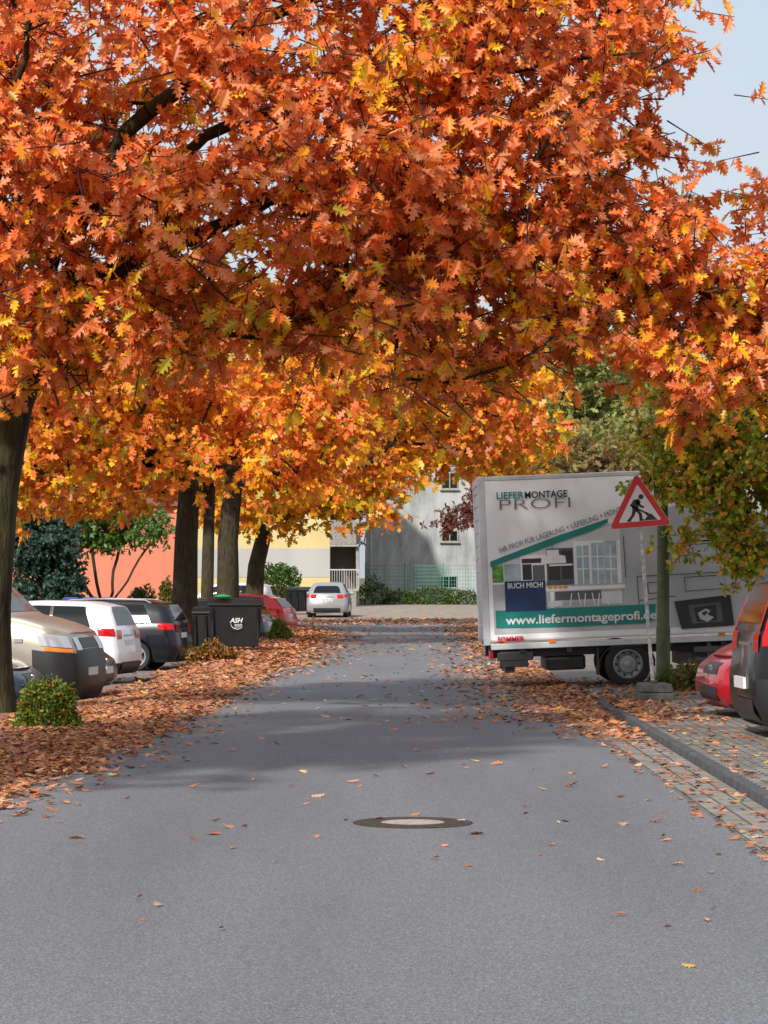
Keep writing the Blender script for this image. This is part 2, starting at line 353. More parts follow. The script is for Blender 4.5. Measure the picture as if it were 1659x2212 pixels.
# ------------------------------------------------------------ shrubs
def shrub(name,label,loc,r,n,size,cols,w,seed,T=OV,cat='shrub',group=None):
    g=np.random.default_rng(seed); root=empty(name,loc); meta(root,label,cat,group)
    d=nrm(g.normal(size=(n,3))); d[:,2]=np.abs(d[:,2])*1.0-.15*g.random(n)
    lump=1+.13*np.sin(d[:,0]*5+seed)*np.cos(d[:,1]*6)+.1*np.sin(d[:,2]*9+seed*2)
    rr=(.72+.33*g.random(n)**.7)*lump
    P=d*rr[:,None]*np.array(r); P[:,2]=np.maximum(P[:,2],.02)
    ax=nrm(d*.8+g.normal(size=(n,3))*.7); nn=nrm(d+g.normal(size=(n,3))*.6)
    cols=np.array(cols); wi=np.array(w,float)/sum(w); ci=g.choice(len(cols),size=n,p=wi)
    col=cols[ci]*(.6+.8*g.random((n,1)))
    inst('foliage',T,frames(ax,nn),size*(.6+.8*g.random(n)),P,np.clip(col,0,1),M_SHRUB,root)
    mb=MB()
    for k in range(14):
        a=g.random()*6.28; e=.3+.7*g.random(); t=np.array([math.cos(a)*r[0]*.75*e,math.sin(a)*r[1]*.75*e,r[2]*(.5+.35*g.random())])
        mb.tube((t[0]*.1,t[1]*.1,-.05),t*.55+np.array([0,0,.03]),.012,.008,5); mb.tube(t*.55+np.array([0,0,.03]),t,.008,.004,5)
    mb.obj('stems',M_TWIG,root)
    return root
BOX=[(.06,.11,.012),(.12,.18,.02),(.22,.26,.03)]
shrub('box_shrub','small rounded box shrub with fallen leaves caught in it',(-3.66,28.2,0),(.34,.34,.56),5200,.04,BOX+[(.5,.17,.04)],[3,4,2,.7],1)
shrub('low_shrub','low shrub half buried in orange leaves beside the bin',(-3.4,51.5,-.05),(.48,.4,.44),4200,.07,[(.06,.09,.015),(.3,.12,.03),(.45,.18,.04)],[2,2,1.5],2)
shrub('box_shrub','clipped green box shrub at the road edge',(-2.85,70.5,-.02),(.29,.3,.55),2600,.06,BOX,[2,4,3],3)
shrub('laurel_shrub','bright green rounded laurel bush before the yellow building',(-5.0,124,.2),(1.05,.9,2.3),4200,.15,[(.04,.09,.015),(.08,.17,.03)],[1,2],4)
shrub('laurel_shrub','brownish hedge bush behind the parked cars',(-5.6,118,.1),(1.0,.8,1.5),2600,.14,[(.08,.07,.03),(.16,.09,.03)],[1,1],5)
shrub('round_hedge','rounded clipped hedge near the coral building',(-10.0,107,-.1),(.8,.7,1.35),3000,.12,[(.04,.08,.015),(.07,.12,.02)],[1,1],6)
shrub('yellow_shrub','small yellow-green shrub near the bins',(-8.9,106,-.1),(.3,.3,1.8),1600,.12,[(.3,.26,.04),(.2,.2,.04)],[1,1],7)
for k,(x,rr) in enumerate([(-.6,1.0),(1.0,1.2),(2.6,1.4),(4.4,1.3)]):
    shrub('climbing_plant','low green climbing plant along the mesh fence',(x,138.9,.33),(rr,.45,[1.5,.7,1.0,.8][k]),1000,.13,[(.05,.11,.02),(.10,.16,.03),(.16,.11,.03)],[2,2,.6],40+k,group='plants along the fence')
shrub('weed_clump','clump of reddish weeds beside the green post',(4.35,36.6,.05),(.35,.3,.45),900,.07,[(.14,.18,.03),(.3,.12,.05)],[2,1],8,cat='plant')
shrub('weed_clump','small weeds growing by the post foot',(3.85,36.6,.03),(.2,.2,.22),400,.06,[(.12,.17,.03)],[1],9,cat='plant')
# ------------------------------------------------------------ ground
def sheet(name,xs,ys,off,mat,mask=None):
    xs=np.array(xs,float); ys=np.array(ys,float); X,Y=np.meshgrid(xs,ys); Z=H(X,Y)+off
    nx=len(xs); V=np.stack([X,Y,Z],-1).reshape(-1,3)
    F=[(j*nx+i,j*nx+i+1,(j+1)*nx+i+1,(j+1)*nx+i) for j in range(len(ys)-1) for i in range(nx-1)]
    mb=MB(); mb.add(V.tolist(),F); return struct(mb.obj(name,mat,smooth=True))
def strip(name,ys,lf,rf,nx,off,mat):
    mb=MB(); V=[];F=[]
    for y in ys:
        for i in range(nx):
            x=lf(y)+(rf(y)-lf(y))*i/(nx-1); V.append((x,y,float(H(x,y))+off))
    for j in range(len(ys)-1):
        for i in range(nx-1): F.append((j*nx+i,j*nx+i+1,(j+1)*nx+i+1,(j+1)*nx+i))
    mb.add(V,F); return struct(mb.obj(name,mat,smooth=True))
def litter_mat():
    m,nt,b=base_mat('leaf_litter'); tc=N(nt,'ShaderNodeTexCoord')
    v=N(nt,'ShaderNodeTexVoronoi'); v.inputs['Scale'].default_value=16; v.inputs['Randomness'].default_value=1
    nt.links.new(tc.outputs['Object'],v.inputs['Vector'])
    sx=N(nt,'ShaderNodeSeparateColor'); nt.links.new(v.outputs['Color'],sx.inputs[0])
    r=ramp(nt,[(0,(.08,.04,.025)),(.3,(.24,.11,.06)),(.6,(.33,.17,.10)),(.85,(.36,.14,.06)),(1,(.11,.06,.04))])
    nt.links.new(sx.outputs[0],r.inputs['Fac']); nt.links.new(r.outputs['Color'],b.inputs['Base Color'])
    bp=N(nt,'ShaderNodeBump'); bp.inputs['Strength'].default_value=.8; bp.inputs['Distance'].default_value=.04
    nt.links.new(v.outputs['Distance'],bp.inputs['Height']); nt.links.new(bp.outputs['Normal'],b.inputs['Normal'])
    b.inputs['Roughness'].default_value=.8; return m
def asphalt_mat():
    m,nt,b=base_mat('asphalt'); tc=N(nt,'ShaderNodeTexCoord')
    n1=N(nt,'ShaderNodeTexNoise'); n1.inputs['Scale'].default_value=110; n1.inputs['Detail'].default_value=3; n1.inputs['Roughness'].default_value=.75
    n2=N(nt,'ShaderNodeTexNoise'); n2.inputs['Scale'].default_value=.45; n2.inputs['Detail'].default_value=4
    mp=N(nt,'ShaderNodeMapping'); mp.inputs['Scale'].default_value=(1.8,.2,1)
    nt.links.new(tc.outputs['Object'],mp.inputs['Vector']); nt.links.new(mp.outputs['Vector'],n2.inputs['Vector'])
    nt.links.new(tc.outputs['Object'],n1.inputs['Vector'])
    r1=ramp(nt,[(.34,(.058,.062,.069)),(.5,(.130,.137,.148)),(.66,(.31,.32,.34))]); nt.links.new(n1.outputs['Fac'],r1.inputs['Fac'])
    r2=ramp(nt,[(.3,(.80,.80,.81)),(.7,(1.08,1.08,1.08))]); nt.links.new(n2.outputs['Fac'],r2.inputs['Fac'])
    mx=N(nt,'ShaderNodeMix',data_type='RGBA',blend_type='MULTIPLY'); mx.inputs[0].default_value=1
    nt.links.new(r1.outputs['Color'],mx.inputs[6]); nt.links.new(r2.outputs['Color'],mx.inputs[7]); nt.links.new(mx.outputs[2],b.inputs['Base Color'])
    bp=N(nt,'ShaderNodeBump'); bp.inputs['Strength'].default_value=.4; bp.inputs['Distance'].default_value=.01
    nt.links.new(n1.outputs['Fac'],bp.inputs['Height']); nt.links.new(bp.outputs['Normal'],b.inputs['Normal'])
    b.inputs['Roughness'].default_value=.75; return m
def brick_mat(name,c1,c2,mortar,bw,rh,ms=.008,rot=0):
    m,nt,b=base_mat(name); tc=N(nt,'ShaderNodeTexCoord'); mp=N(nt,'ShaderNodeMapping'); mp.inputs['Rotation'].default_value=(0,0,rot)
    nt.links.new(tc.outputs['Object'],mp.inputs['Vector'])
    t=N(nt,'ShaderNodeTexBrick'); t.inputs['Scale'].default_value=1; t.inputs['Brick Width'].default_value=bw; t.inputs['Row Height'].default_value=rh
    t.inputs['Mortar Size'].default_value=ms; t.inputs['Color1'].default_value=(*c1,1); t.inputs['Color2'].default_value=(*c2,1); t.inputs['Mortar'].default_value=(*mortar,1)
    nt.links.new(mp.outputs['Vector'],t.inputs['Vector'])
    n=N(nt,'ShaderNodeTexNoise'); n.inputs['Scale'].default_value=3; n.inputs['Detail'].default_value=8; nt.links.new(tc.outputs['Object'],n.inputs['Vector'])
    r2=ramp(nt,[(.3,(.6,.6,.6)),(.7,(1.15,1.15,1.15))]); nt.links.new(n.outputs['Fac'],r2.inputs['Fac'])
    mx=N(nt,'ShaderNodeMix',data_type='RGBA',blend_type='MULTIPLY'); mx.inputs[0].default_value=1
    nt.links.new(t.outputs['Color'],mx.inputs[6]); nt.links.new(r2.outputs['Color'],mx.inputs[7]); nt.links.new(mx.outputs[2],b.inputs['Base Color'])
    bp=N(nt,'ShaderNodeBump'); bp.inputs['Strength'].default_value=.5; bp.inputs['Distance'].default_value=.01; bp.invert=True
    nt.links.new(t.outputs['Fac'],bp.inputs['Height']); nt.links.new(bp.outputs['Normal'],b.inputs['Normal'])
    b.inputs['Roughness'].default_value=.9; return m
gx=sorted(set([-900,-400,-150,-60,-30,-15]+list(np.arange(-9,9.01,.3).round(2))+[12,15,17.3,30,60,150,400,900]))
gy=sorted(set([-60,-20,-5]+list(range(0,125,1))+[130,140,150,170,200,262,400,900,1500]))
sheet('ground',gx,gy,0,pmat('soil',(.12,.09,.05),.95,var=.4,vs=1.5,bump=.4,bs=12))
EY=[-10,18.7,22,29,38,51,69,81,90,97]; EX=[-3.3,-2.77,-2.5,-2.27,-2.1,-1.8,-1.72,-1.9,-2.8,-4.5]
redge=lambda y: float(np.interp(y,EY,EX))
rright=lambda y: float(np.interp(y,[-10,33,40,60,90,97],[2.16,2.2,2.7,2.8,3.3,4.5]))
ysr=[-10,-4]+list(np.arange(0,98,1.0))
M_LIT=litter_mat()
strip('road',ysr,lambda y:redge(y)-.25,lambda y:rright(y)+.1,8,.004,asphalt_mat())
strip('verge',[-10,-4]+list(np.arange(0,98,.8)),lambda y:-4.6-.4*math.sin(y*.3),lambda y:redge(y)-.14,9,.009,M_LIT)
sheet('parking_area',list(np.arange(-22,-4.0,.6))+[-4.0],list(np.arange(32,105,1.2)),.005,brick_mat('lot_pavers',(.17,.16,.15),(.22,.2,.18),(.08,.07,.05),.2,.1))
sheet('forecourt',list(np.arange(-9,16,.8)),list(np.arange(97,146,1.0)),.007,brick_mat('forecourt_pavers',(.30,.25,.21),(.38,.32,.27),(.18,.14,.11),.24,.16,.012))
strip('gutter',[-10]+list(np.arange(-2,40,1.0)),lambda y:2.22,lambda y:2.60+.004*y,5,.009,brick_mat('gutter_slabs',(.21,.19,.175),(.27,.25,.225),(.07,.06,.05),.3,.16,.01,math.pi/2))
kx=lambda y:2.60+.004*y if y<30 else 2.72+.03*max(0,y-30)*.4
PZ=.07
mb=MB(); ks=list(np.arange(-8,34,1.0))
for y in ks:
    a=kx(y)+.002; b_=kx(y+1)+.002; h=PZ+.010 if y<31 else .05
    mb.add([(a,y+.008,-.05),(a+.11,y+.008,-.05),(b_+.11,y+.992,-.05),(b_,y+.992,-.05),(a+.014,y+.008,h),(a+.11,y+.008,h),(b_+.11,y+.992,h),(b_+.014,y+.992,h)],[(0,3,2,1),(4,5,6,7),(0,1,5,4),(1,2,6,5),(2,3,7,6),(3,0,4,7)])
struct(mb.obj('kerb',pmat('kerb_stone',(.065,.068,.072),.85,var=.35,vs=8,bump=.3,bs=50),bevel=.015))
strip('pavement',[-10]+list(np.arange(-2,35,1.0)),lambda y:kx(y)+.11,lambda y:16,14,PZ,brick_mat('pavement_pavers',(.19,.18,.165),(.27,.25,.23),(.05,.05,.035),.2,.1,.014))
strip('pavement',list(np.arange(34,38.1,.5)),lambda y:kx(34)+.1,lambda y:16,14,.02,brick_mat('drive_pavers',(.19,.18,.17),(.25,.23,.21),(.08,.08,.06),.2,.1,.01))
strip('driveway',list(np.arange(38.1,97,1.0)),lambda y:rright(y)+.05,lambda y:18,12,.008,brick_mat('drive_pavers_far',(.16,.145,.13),(.2,.18,.16),(.08,.07,.055),.2,.1,.01))
mh=empty('manhole_cover',(.19,17.1,.0)); meta(mh,'round iron manhole cover with concrete centre set in the asphalt','manhole cover')
mb=MB(); mb.lathe([(.395,.002),(.395,.009),(.34,.011),(.335,.008),(.325,.008),(.32,.013),(.215,.013),(.21,.009)],axis='z',n=48)
mb.obj('iron_ring',pmat('cast_iron',(.06,.045,.035),.7,metal=.3,var=.4,vs=20,bump=.8,bs=90),mh,smooth=True)
mb=MB(); mb.lathe([(.21,.0095),(.12,.012),(0.001,.012)],axis='z',n=40); mb.obj('concrete_infill',pmat('infill_concrete',(.34,.29,.265),.9,var=.3,vs=30,bump=.5,bs=80),mh,smooth=True)
# ------------------------------------------------------------ fallen leaves
def fl(n,xf,yr,T,size,flat=.25,lift=.02,z=None):
    y=yr[0]+(yr[1]-yr[0])*rng.random(n); x=xf(y,n)
    hz=(H(x,y)+.014+rng.random(n)*lift) if z is None else H(x,y)+z+rng.random(n)*lift
    P=np.stack([x,y,hz],-1); a=rng.random(n)*6.283
    ax=np.stack([np.cos(a),np.sin(a),rng.normal(size=n)*flat*.5],-1)
    nn=np.stack([rng.normal(size=n)*flat,rng.normal(size=n)*flat,np.ones(n)*np.where(rng.random(n)<.5,1,-1)],-1)
    return P,frames(ax,nn),size*(.55+.75*rng.random(n))
FC=[(.46,.20,.105),(.55,.20,.065),(.54,.31,.19),(.20,.08,.04),(.62,.36,.08),(.42,.12,.045),(.30,.13,.075)]
FW=[4,3,2.5,2,.9,2.2,2.2]
rng=np.random.default_rng(99)
vr=np.vectorize(redge); vk=np.vectorize(kx); vrr=np.vectorize(rright)
def joinfl(parts,T,label,name='fallen_leaves'):
    P=np.concatenate([p[0] for p in parts]); R=np.concatenate([p[1] for p in parts]); S=np.concatenate([p[2] for p in parts])
    col=pal(FC,FW,len(P))*(.65+.6*rng.random((len(P),1)))
    o=inst(name,T,R,S,P,np.clip(col,0,1),M_FALLEN); meta(o,label,'leaves'); o["kind"]="stuff"
wob=lambda y:.10*np.sin(y*2.1)+.07*np.sin(y*5.3)
near=[fl(14500,lambda y,n:vr(y)+.05+wob(y)-rng.random(n)**.9*2.2,(15,34),OAK,.095,.2,.025),
      fl(8500,lambda y,n:vr(y)+.05+wob(y)-rng.random(n)**.9*2.7,(34,48),OAK,.11,.22,.025),
      fl(420,lambda y,n:vr(y)+np.abs(rng.normal(size=n))*.3,(17,48),OAK,.095,.15,.006),
      fl(2300,lambda y,n:vk(y)-.05-np.abs(rng.normal(size=n))*.36,(26,48),OAK,.10,.22,.010),
      fl(2100,lambda y,n:vk(y)-.05-np.abs(rng.normal(size=n))*.9,(29,48),OAK,.10,.16,.005),
      fl(330,lambda y,n:2.62-rng.random(n)**1.3*.5,(12,27),OAK,.08,.2,.006),
      fl(260,lambda y,n:rng.uniform(-2.0,2.2,n),(26,60),OAK,.10,.15,.004),
      fl(44,lambda y,n:rng.uniform(-2.4,2.2,n),(16,26),OAK,.10,.2,.004),
      fl(36,lambda y,n:2.2-3.6*rng.random(n)**1.4,(9.5,18),OAK,.062,.3,.003),
      fl(380,lambda y,n:vk(y)+.13+np.abs(rng.normal(size=n))*.8,(17,34),OAK,.09,.2,.005,z=PZ+.008),
      fl(700,lambda y,n:vk(y)+.13+np.abs(rng.normal(size=n))*.4,(28,34),OAK,.10,.22,.008,z=PZ+.008),
      fl(1200,lambda y,n:rng.uniform(2.6,6,n),(34,42),OAK,.10,.2,.006,z=.03)]
joinfl(near,OAK,'dry brown-orange oak leaves carpeting the verge and gutter')
far=[fl(14000,lambda y,n:vr(y)+.1+wob(y)-rng.random(n)**.9*2.9,(48,98),SIM,.15,.3,.03),
     fl(1300,lambda y,n:np.abs(rng.normal(size=n))*.5+vr(y),(48,98),SIM,.14,.2,.008),
     fl(3000,lambda y,n:vrr(y)+.2-np.abs(rng.normal(size=n))*.7,(44,97),SIM,.14,.25,.012),
     fl(3000,lambda y,n:rng.uniform(-8,6,n),(94,110),SIM,.18,.3,.015),
     fl(350,lambda y,n:rng.uniform(-2,3,n),(55,96),SIM,.14,.2,.008),
     fl(1200,lambda y,n:rng.uniform(-12,-4,n),(34,90),SIM,.15,.2,.01)]
joinfl(far,SIM,'orange leaf carpet drifting along the far road edge')
# ------------------------------------------------------------ vehicles
KIND={
'hatch':dict(roof=[(.255,.655),(.30,.72),(.42,.93),(.50,.985),(.62,1),(.80,.975),(.90,.92)],hood=[(0,.50),(.05,.545),(.14,.60),(.2,.63),(.255,.655)],belt=[(0,.50),(.2,.585),(.27,.61),(.6,.635),(.9,.675),(1,.66)],
   nose=[(.12,.03),(.2,.0),(.33,.0),(.42,.012),(.50,.05)],tail=[(.12,.03),(.2,.005),(.36,.0),(.46,.012),(.60,.022),(.68,.04),(.80,.075),(.92,.12)],win=[(.30,.50),(.515,.70),(.715,.83)],ws=(.265,.42),rw=(.70,.90)),
'wagon':dict(roof=[(.255,.66),(.30,.73),(.40,.93),(.48,.985),(.62,1),(.85,.985),(.945,.95)],hood=[(0,.50),(.05,.555),(.14,.61),(.2,.64),(.255,.66)],belt=[(0,.50),(.2,.60),(.27,.62),(.6,.645),(.9,.68),(1,.67)],
   nose=[(.12,.03),(.2,.0),(.33,.0),(.42,.012),(.50,.05)],tail=[(.12,.03),(.2,.005),(.36,.0),(.46,.012),(.62,.015),(.70,.025),(.82,.045),(.95,.07)],win=[(.30,.48),(.495,.68),(.695,.885)],ws=(.265,.40),rw=(.71,.93)),
'van':dict(roof=[(.19,.60),(.23,.68),(.33,.92),(.38,.97),(.5,1),(.97,1),(.985,.985)],hood=[(0,.50),(.03,.525),(.08,.555),(.14,.585),(.19,.60)],belt=[(0,.48),(.08,.50),(.19,.54),(.3,.555),(1,.56)],
   nose=[(.10,.02),(.16,.0),(.34,.0),(.42,.008),(.50,.028)],tail=[(.10,.01),(.2,.0),(.9,.0),(.98,.01)],win=[(.22,.385)],ws=(.20,.335),rw=None)}
def make_car(name,label,kind,L,Ht,W,loc,head,paint,group=None,clad=False,wr=.32,zb=.19,rails=False,darkbump=False,plate=None,roll=0,ghw=.22,tall=False,fplate=True,zpl=.5,darkrear=False):
    K=KIND[kind]; hw=W/2
    xf=.195*L if kind!='van' else .175*L; xr=L-.2*L if kind!='van' else L-.22*L
    Ra=wr+.05
    nz=lambda z: np.interp(z/Ht,[a for a,_ in K['nose']],[b*L for _,b in K['nose']])
    tz=lambda z: np.interp(z/Ht,[a for a,_ in K['tail']],[b*L for _,b in K['tail']])
    gs=np.linspace(0,1,401)
    rt=np.interp(gs,[a for a,_ in K['hood']]+[a for a,_ in K['roof'][1:]]+[1],[b for _,b in K['hood']]+[b for _,b in K['roof'][1:]]+[K['roof'][-1][1]-.02])
    k_=np.exp(-.5*(np.arange(-12,13)/3.)**2); k_/=k_.sum(); rt=np.convolve(np.pad(rt,12,'edge'),k_,'valid')
    bt=np.interp(gs,[a for a,_ in K['belt']],[b for _,b in K['belt']])
    topf=lambda t: float(np.interp(t,gs,rt))*Ht
    beltf=lambda t: min(float(np.interp(t,gs,bt))*Ht,topf(t)-.012)
    def wf(t):
        e=min(t,1-t)*L; c=.42 if t<.5 else .30
        k=1 if e>c else (1-(1-e/c)**2.6*(.20 if t<.5 else .13))
        if e<.07: k-=.05*(1-e/.07)**2
        return hw*k
    def P_(t,v,side):
        zt=topf(t); bl=beltf(t); w=wf(t); g=min(1,max(0,(zt-bl)/(Ht*.32)))
        x0=t*L
        B=zb; gw=.955-ghw*g*(1 if kind!='van' else .45)
        tab=[(0,B),(.70,B),(.705,B+.001),(.93,B+.002),(.975,B+.05),(.995,B+.25*(bl-B)),(1.0,B+.5*(bl-B)),(.992,B+.74*(bl-B)),(.985,B+.80*(bl-B)),(.972,bl-.02),(.955,bl),((.955+gw)/2+.012*g,bl+(zt-bl)*.5),(gw,zt-.07*g*(Ht/1.5)),(gw-.03,zt-.025*g),(gw-.11,zt-.004*g),(.55,zt+.010*g),(.28,zt+.016*g),(0,zt+.018*g)]
        i=int(min(max(v,0),len(tab)-1.0001)); f=v-i
        y=(tab[i][0]*(1-f)+tab[i+1][0]*f)*w; z=tab[i][1]*(1-f)+tab[i+1][1]*f
        a=max(0,1-t/.16); b=max(0,1-(1-t)/.22)
        x=x0+nz(z)*a-tz(z)*b
        cx=(abs(y)/hw)**2.5
        x+=a*.13*cx*(1 if kind!='van' else .7)-b*.07*cx
        for xc in (xf,xr):
            if abs(x-xc)<Ra and 2<=i and v>=1.99 and v<=9.5:
                zA=wr+math.sqrt(max(0,Ra*Ra-(x-xc)**2)); z=max(z,min(zA+.004*(v-2),bl-.03))
        return np.array([L/2-x,side*y,z])
    NV=18
    root=empty(name,loc,(0,roll,rad(head))); meta(root,label,'car' if kind!='van' else 'van',group)
    ts=set(np.linspace(0,1,80))|{0.004,.01,.02,.03,.045,.97,.98,.99,.996}
    for xc in (xf,xr):
        for s in (-1,1):
            for f in (1.001,.985,.93,.85,.7,.5): ts.add((xc+s*Ra*f)/L)
    ts=sorted(ts); mb=MB(); V=[];F=[];mi=[]; n=2*NV-1
    for t in ts:
        V+=[P_(t,v,-1) for v in range(NV-1,-1,-1)]+[P_(t,v,1) for v in range(1,NV)]
    for j in range(len(ts)-1):
        for i in range(n-1):
            F.append((j*n+i,j*n+i+1,(j+1)*n+i+1,(j+1)*n+i)); k=min(i,n-2-i); row=NV-2-k; tm=(ts[j]+ts[j+1])/2; d=0
            if row<=3: d=1
            if clad and row<=4: d=1
            if darkbump and tm*L<.60 and row<=6: d=1
            if darkrear and tm>.93 and row<=5: d=1
            mi.append(d)
    m=(n-1)//2
    for j,rev in ((0,False),(len(ts)-1,True)):
        for i in range(m):
            f=(j*n+i,j*n+i+1,j*n+n-2-i,j*n+n-1-i) if i<m-1 else (j*n+i,j*n+i+1,j*n+n-1-i)
            row=NV-2-i
            F.append(tuple(reversed(f)) if not rev else f); mi.append(1 if (darkbump and not rev and row<=7) or (rev and (clad or darkrear) and row<=4) else 0)
    mb.v=[tuple(map(float,v)) for v in V]; mb.f=F; mb.m=mi
    mb.obj('body',[paint,M_BLACK],root,smooth=True,angle=38)
    def patch(nm,t0,t1,v0,v1,mat,sides=(1,-1),off=.006,nx=8,nu=6,tr0=None,tr1=None):
        mb=MB(); tr0=t0 if tr0 is None else tr0; tr1=t1 if tr1 is None else tr1
        for sd in sides:
            V=[]
            for a in range(nx+1):
                for b in range(nu+1):
                    q=b/nu; v=v0+(v1-v0)*q; t=(t0+(tr0-t0)*q)*(1-a/nx)+(t1+(tr1-t1)*q)*a/nx; e=.002
                    p=P_(t,v,sd); dx=P_(min(t+e,1),v,sd)-P_(max(t-e,0),v,sd); du=P_(t,min(v+.05,NV-1.001),sd)-P_(t,max(v-.05,0),sd)
                    nn=np.cross(dx,du); ln=np.linalg.norm(nn); nn=nn/ln if ln>1e-9 else np.array([0,0,1.])
                    if np.dot(nn,p-np.array([p[0]*.6,0,Ht*.45]))<0: nn=-nn
                    V.append(p+nn*off)
            F=[(a*(nu+1)+b,a*(nu+1)+b+1,(a+1)*(nu+1)+b+1,(a+1)*(nu+1)+b) for a in range(nx) for b in range(nu)]
            if sd<0: F=[tuple(reversed(f)) for f in F]
            mb.add(V,F)
        return mb.obj(nm,mat,root,smooth=True,angle=50)
    def endp(front,y,z,off):
        t=0 if front else 1
        lo,hi=1.0,NV-1.001
        for _ in range(24):
            md=(lo+hi)/2
            if P_(t,md,1)[2]<z: lo=md
            else: hi=md
        pt=P_(t,lo,1); return np.array([pt[0]+(off if front else -off),y,z]),max(.01,pt[1])
    def endpatch(nm,front,y0,y1,z0,z1,mat,off=.008,ny=8,nzz=5,frac=False):
        mb=MB(); V=[]; zz=[z0+(z1-z0)*b/nzz for b in range(nzz+1)]; E_=[endp(front,0,z,off) for z in zz]
        for a in range(ny+1):
            for (p,ym),z in zip(E_,zz): V.append((p[0],(y0+(y1-y0)*a/ny)*(ym if frac else 1),z))
        F=[(a*(nzz+1)+b,(a+1)*(nzz+1)+b,(a+1)*(nzz+1)+b+1,a*(nzz+1)+b+1) for a in range(ny) for b in range(nzz)]
        if not front: F=[tuple(reversed(f)) for f in F]
        mb.add(V,F); return mb.obj(nm,mat,root,smooth=True)
    nwin=len(K['win'])
    for k,(a,b) in enumerate(K['win']):
        for sd in (1,-1):
            if k==0: patch('side_window',a,b,10.08,11.95,M_GLASS,sides=(sd,),off=.007,tr0=a+(.10 if kind!='van' else .09))
            elif k==nwin-1: patch('side_window',a,b,10.08,11.95,M_GLASS,sides=(sd,),off=.007,tr1=b-.03)
            else: patch('side_window',a,b,10.08,11.95,M_GLASS,sides=(sd,),off=.007)
    a,b=K['ws']; patch('windscreen',a,b,13.6,17,M_GLASS,nx=10,off=.007)
    if K['rw']: endpatch('rear_window',False,-.86,.86,K['rw'][0]*Ht,K['rw'][1]*Ht,M_GLASS,frac=True)
    for sd in (1,-1):
        if kind=='van':
            patch('headlight',.006,.085,8.1,9.6,M_HEAD,sides=(sd,),off=.012,tr1=.10); patch('indicator',.006,.075,7.15,8.0,M_ORANGE,sides=(sd,),off=.014)
            endpatch('headlight',True,sd*.62,sd*.98,.40*Ht,.475*Ht,M_HEAD,frac=True,off=.012)
            patch('door_seam',.225,.2265,5,10,M_BLACK,sides=(sd,),off=.003,nx=1,nu=10); patch('door_seam',.41,.4115,5,12,M_BLACK,sides=(sd,),off=.003,nx=1,nu=10)
            patch('side_trim',.26,.70,6.3,6.7,M_BLACK,sides=(sd,),off=.014)
            p=P_(.155,8.2,sd); q=MB(); q.box(p[0]-.06,p[0]+.06,p[1]-.01,p[1]+.02*sd,p[2]-.03,p[2]+.03); q.obj('side_repeater',M_HEAD,root,bevel=.006)
        else:
            patch('headlight',.006,.10,8.3,9.7,M_HEAD,sides=(sd,),off=.008,tr1=.12)
            patch('tail_light',.925 if not tall else .965,.995,8.2,9.8,M_TAIL,sides=(sd,),off=.008,tr0=.915 if not tall else .965)
            endpatch('tail_light',False,sd*.62,sd*.99,.545*Ht,.655*Ht,M_TAIL,frac=True)
            if tall: patch('tail_light',.978,.994,9.9,11.9,M_TAIL,sides=(sd,),off=.009); endpatch('tail_light',False,sd*.88,sd*.99,.66*Ht,.86*Ht,M_TAIL,frac=True,off=.010)
            for s_ in (K['win'][0][0]-.01,K['win'][0][1]+.0075,K['win'][1][1]+.0075): patch('door_seam',s_,s_+.002,4.6,10,M_BLACK,sides=(sd,),off=.003,nx=1,nu=12)
            patch('pillar_trim',K['win'][0][0]+.09,K['win'][-1][1]-.02,10.0,12.0,M_BLACK,sides=(sd,),off=.003,nx=20,nu=5)
            for s_ in (K['win'][0][1],K['win'][1][1]):
                p=P_(s_-.04,8.6,sd); q=MB(); q.box(p[0]-.08,p[0]+.08,p[1]-.012,p[1]+.01+.014*sd,p[2]-.014,p[2]+.014); q.obj('door_handle',paint,root,bevel=.006)
    if kind=='van':
        endpatch('grille',True,-.55,.55,.41*Ht,.47*Ht,M_BLACK,frac=True)
    else:
        endpatch('grille',True,-.5,.5,.37*Ht,.455*Ht,M_BLACK,frac=True); endpatch('air_intake',True,-.62,.62,.17*Ht,.28*Ht,M_BLACK,frac=True)
        endpatch('bumper_insert',False,-.8,.8,.14*Ht,.27*Ht,M_BLACK,frac=True)
        p,_=endp(True,0,.41*Ht,.012); q=MB(); q.box(p[0]-.01,p[0]+.012,-.06,.06,.39*Ht,.435*Ht); q.obj('badge',M_CHROME,root,bevel=.004)
        p,_=endp(False,0,.6*Ht,.012); q=MB(); q.box(p[0]-.006,p[0]+.01,-.28,.28,.58*Ht,.595*Ht); q.obj('tailgate_trim',M_CHROME,root)
    if fplate:
        p,_=endp(True,0,.31*Ht if kind!='van' else .27*Ht,.02); q=MB(); q.box(p[0]-.02,p[0],-.26,.26,p[2]-.055,p[2]+.055); q.obj('number_plate',M_PLATE,root)
    p,_=endp(False,0,zpl*Ht,.02); q=MB(); q.box(p[0],p[0]+.03,-.26,.26,p[2]-.055,p[2]+.055); q.obj('number_plate',M_PLATE,root)
    if plate: text(plate,.10,(p[0]-.003,.22,p[2]-.035),M_INK,root,rot=(math.pi/2,0,-math.pi/2))
    for sd in (1,-1):
        t=K['win'][0][0]+(.02 if kind!='van' else .03); p=P_(t,10.3,sd); h=.14 if kind!='van' else .34
        q=MB(); q.box(p[0]-.07,p[0]+.05,min(p[1],p[1]+sd*.2),max(p[1],p[1]+sd*.2),p[2]-.02,p[2]+h); q.obj('door_mirror',M_BLACK if kind=='van' else paint,root,bevel=.035)
    if rails:
        for sd in (1,-1):
            q=MB(); prev=None
            for t in np.linspace(.44,.90,12):
                p=P_(t,13.4,sd)+np.array([0,0,.04 if .45<t<.89 else 0])
                if prev is not None: q.tube(prev,p,.014,n=6)
                prev=p
            q.obj('roof_rail',M_CHROME,root,smooth=True)
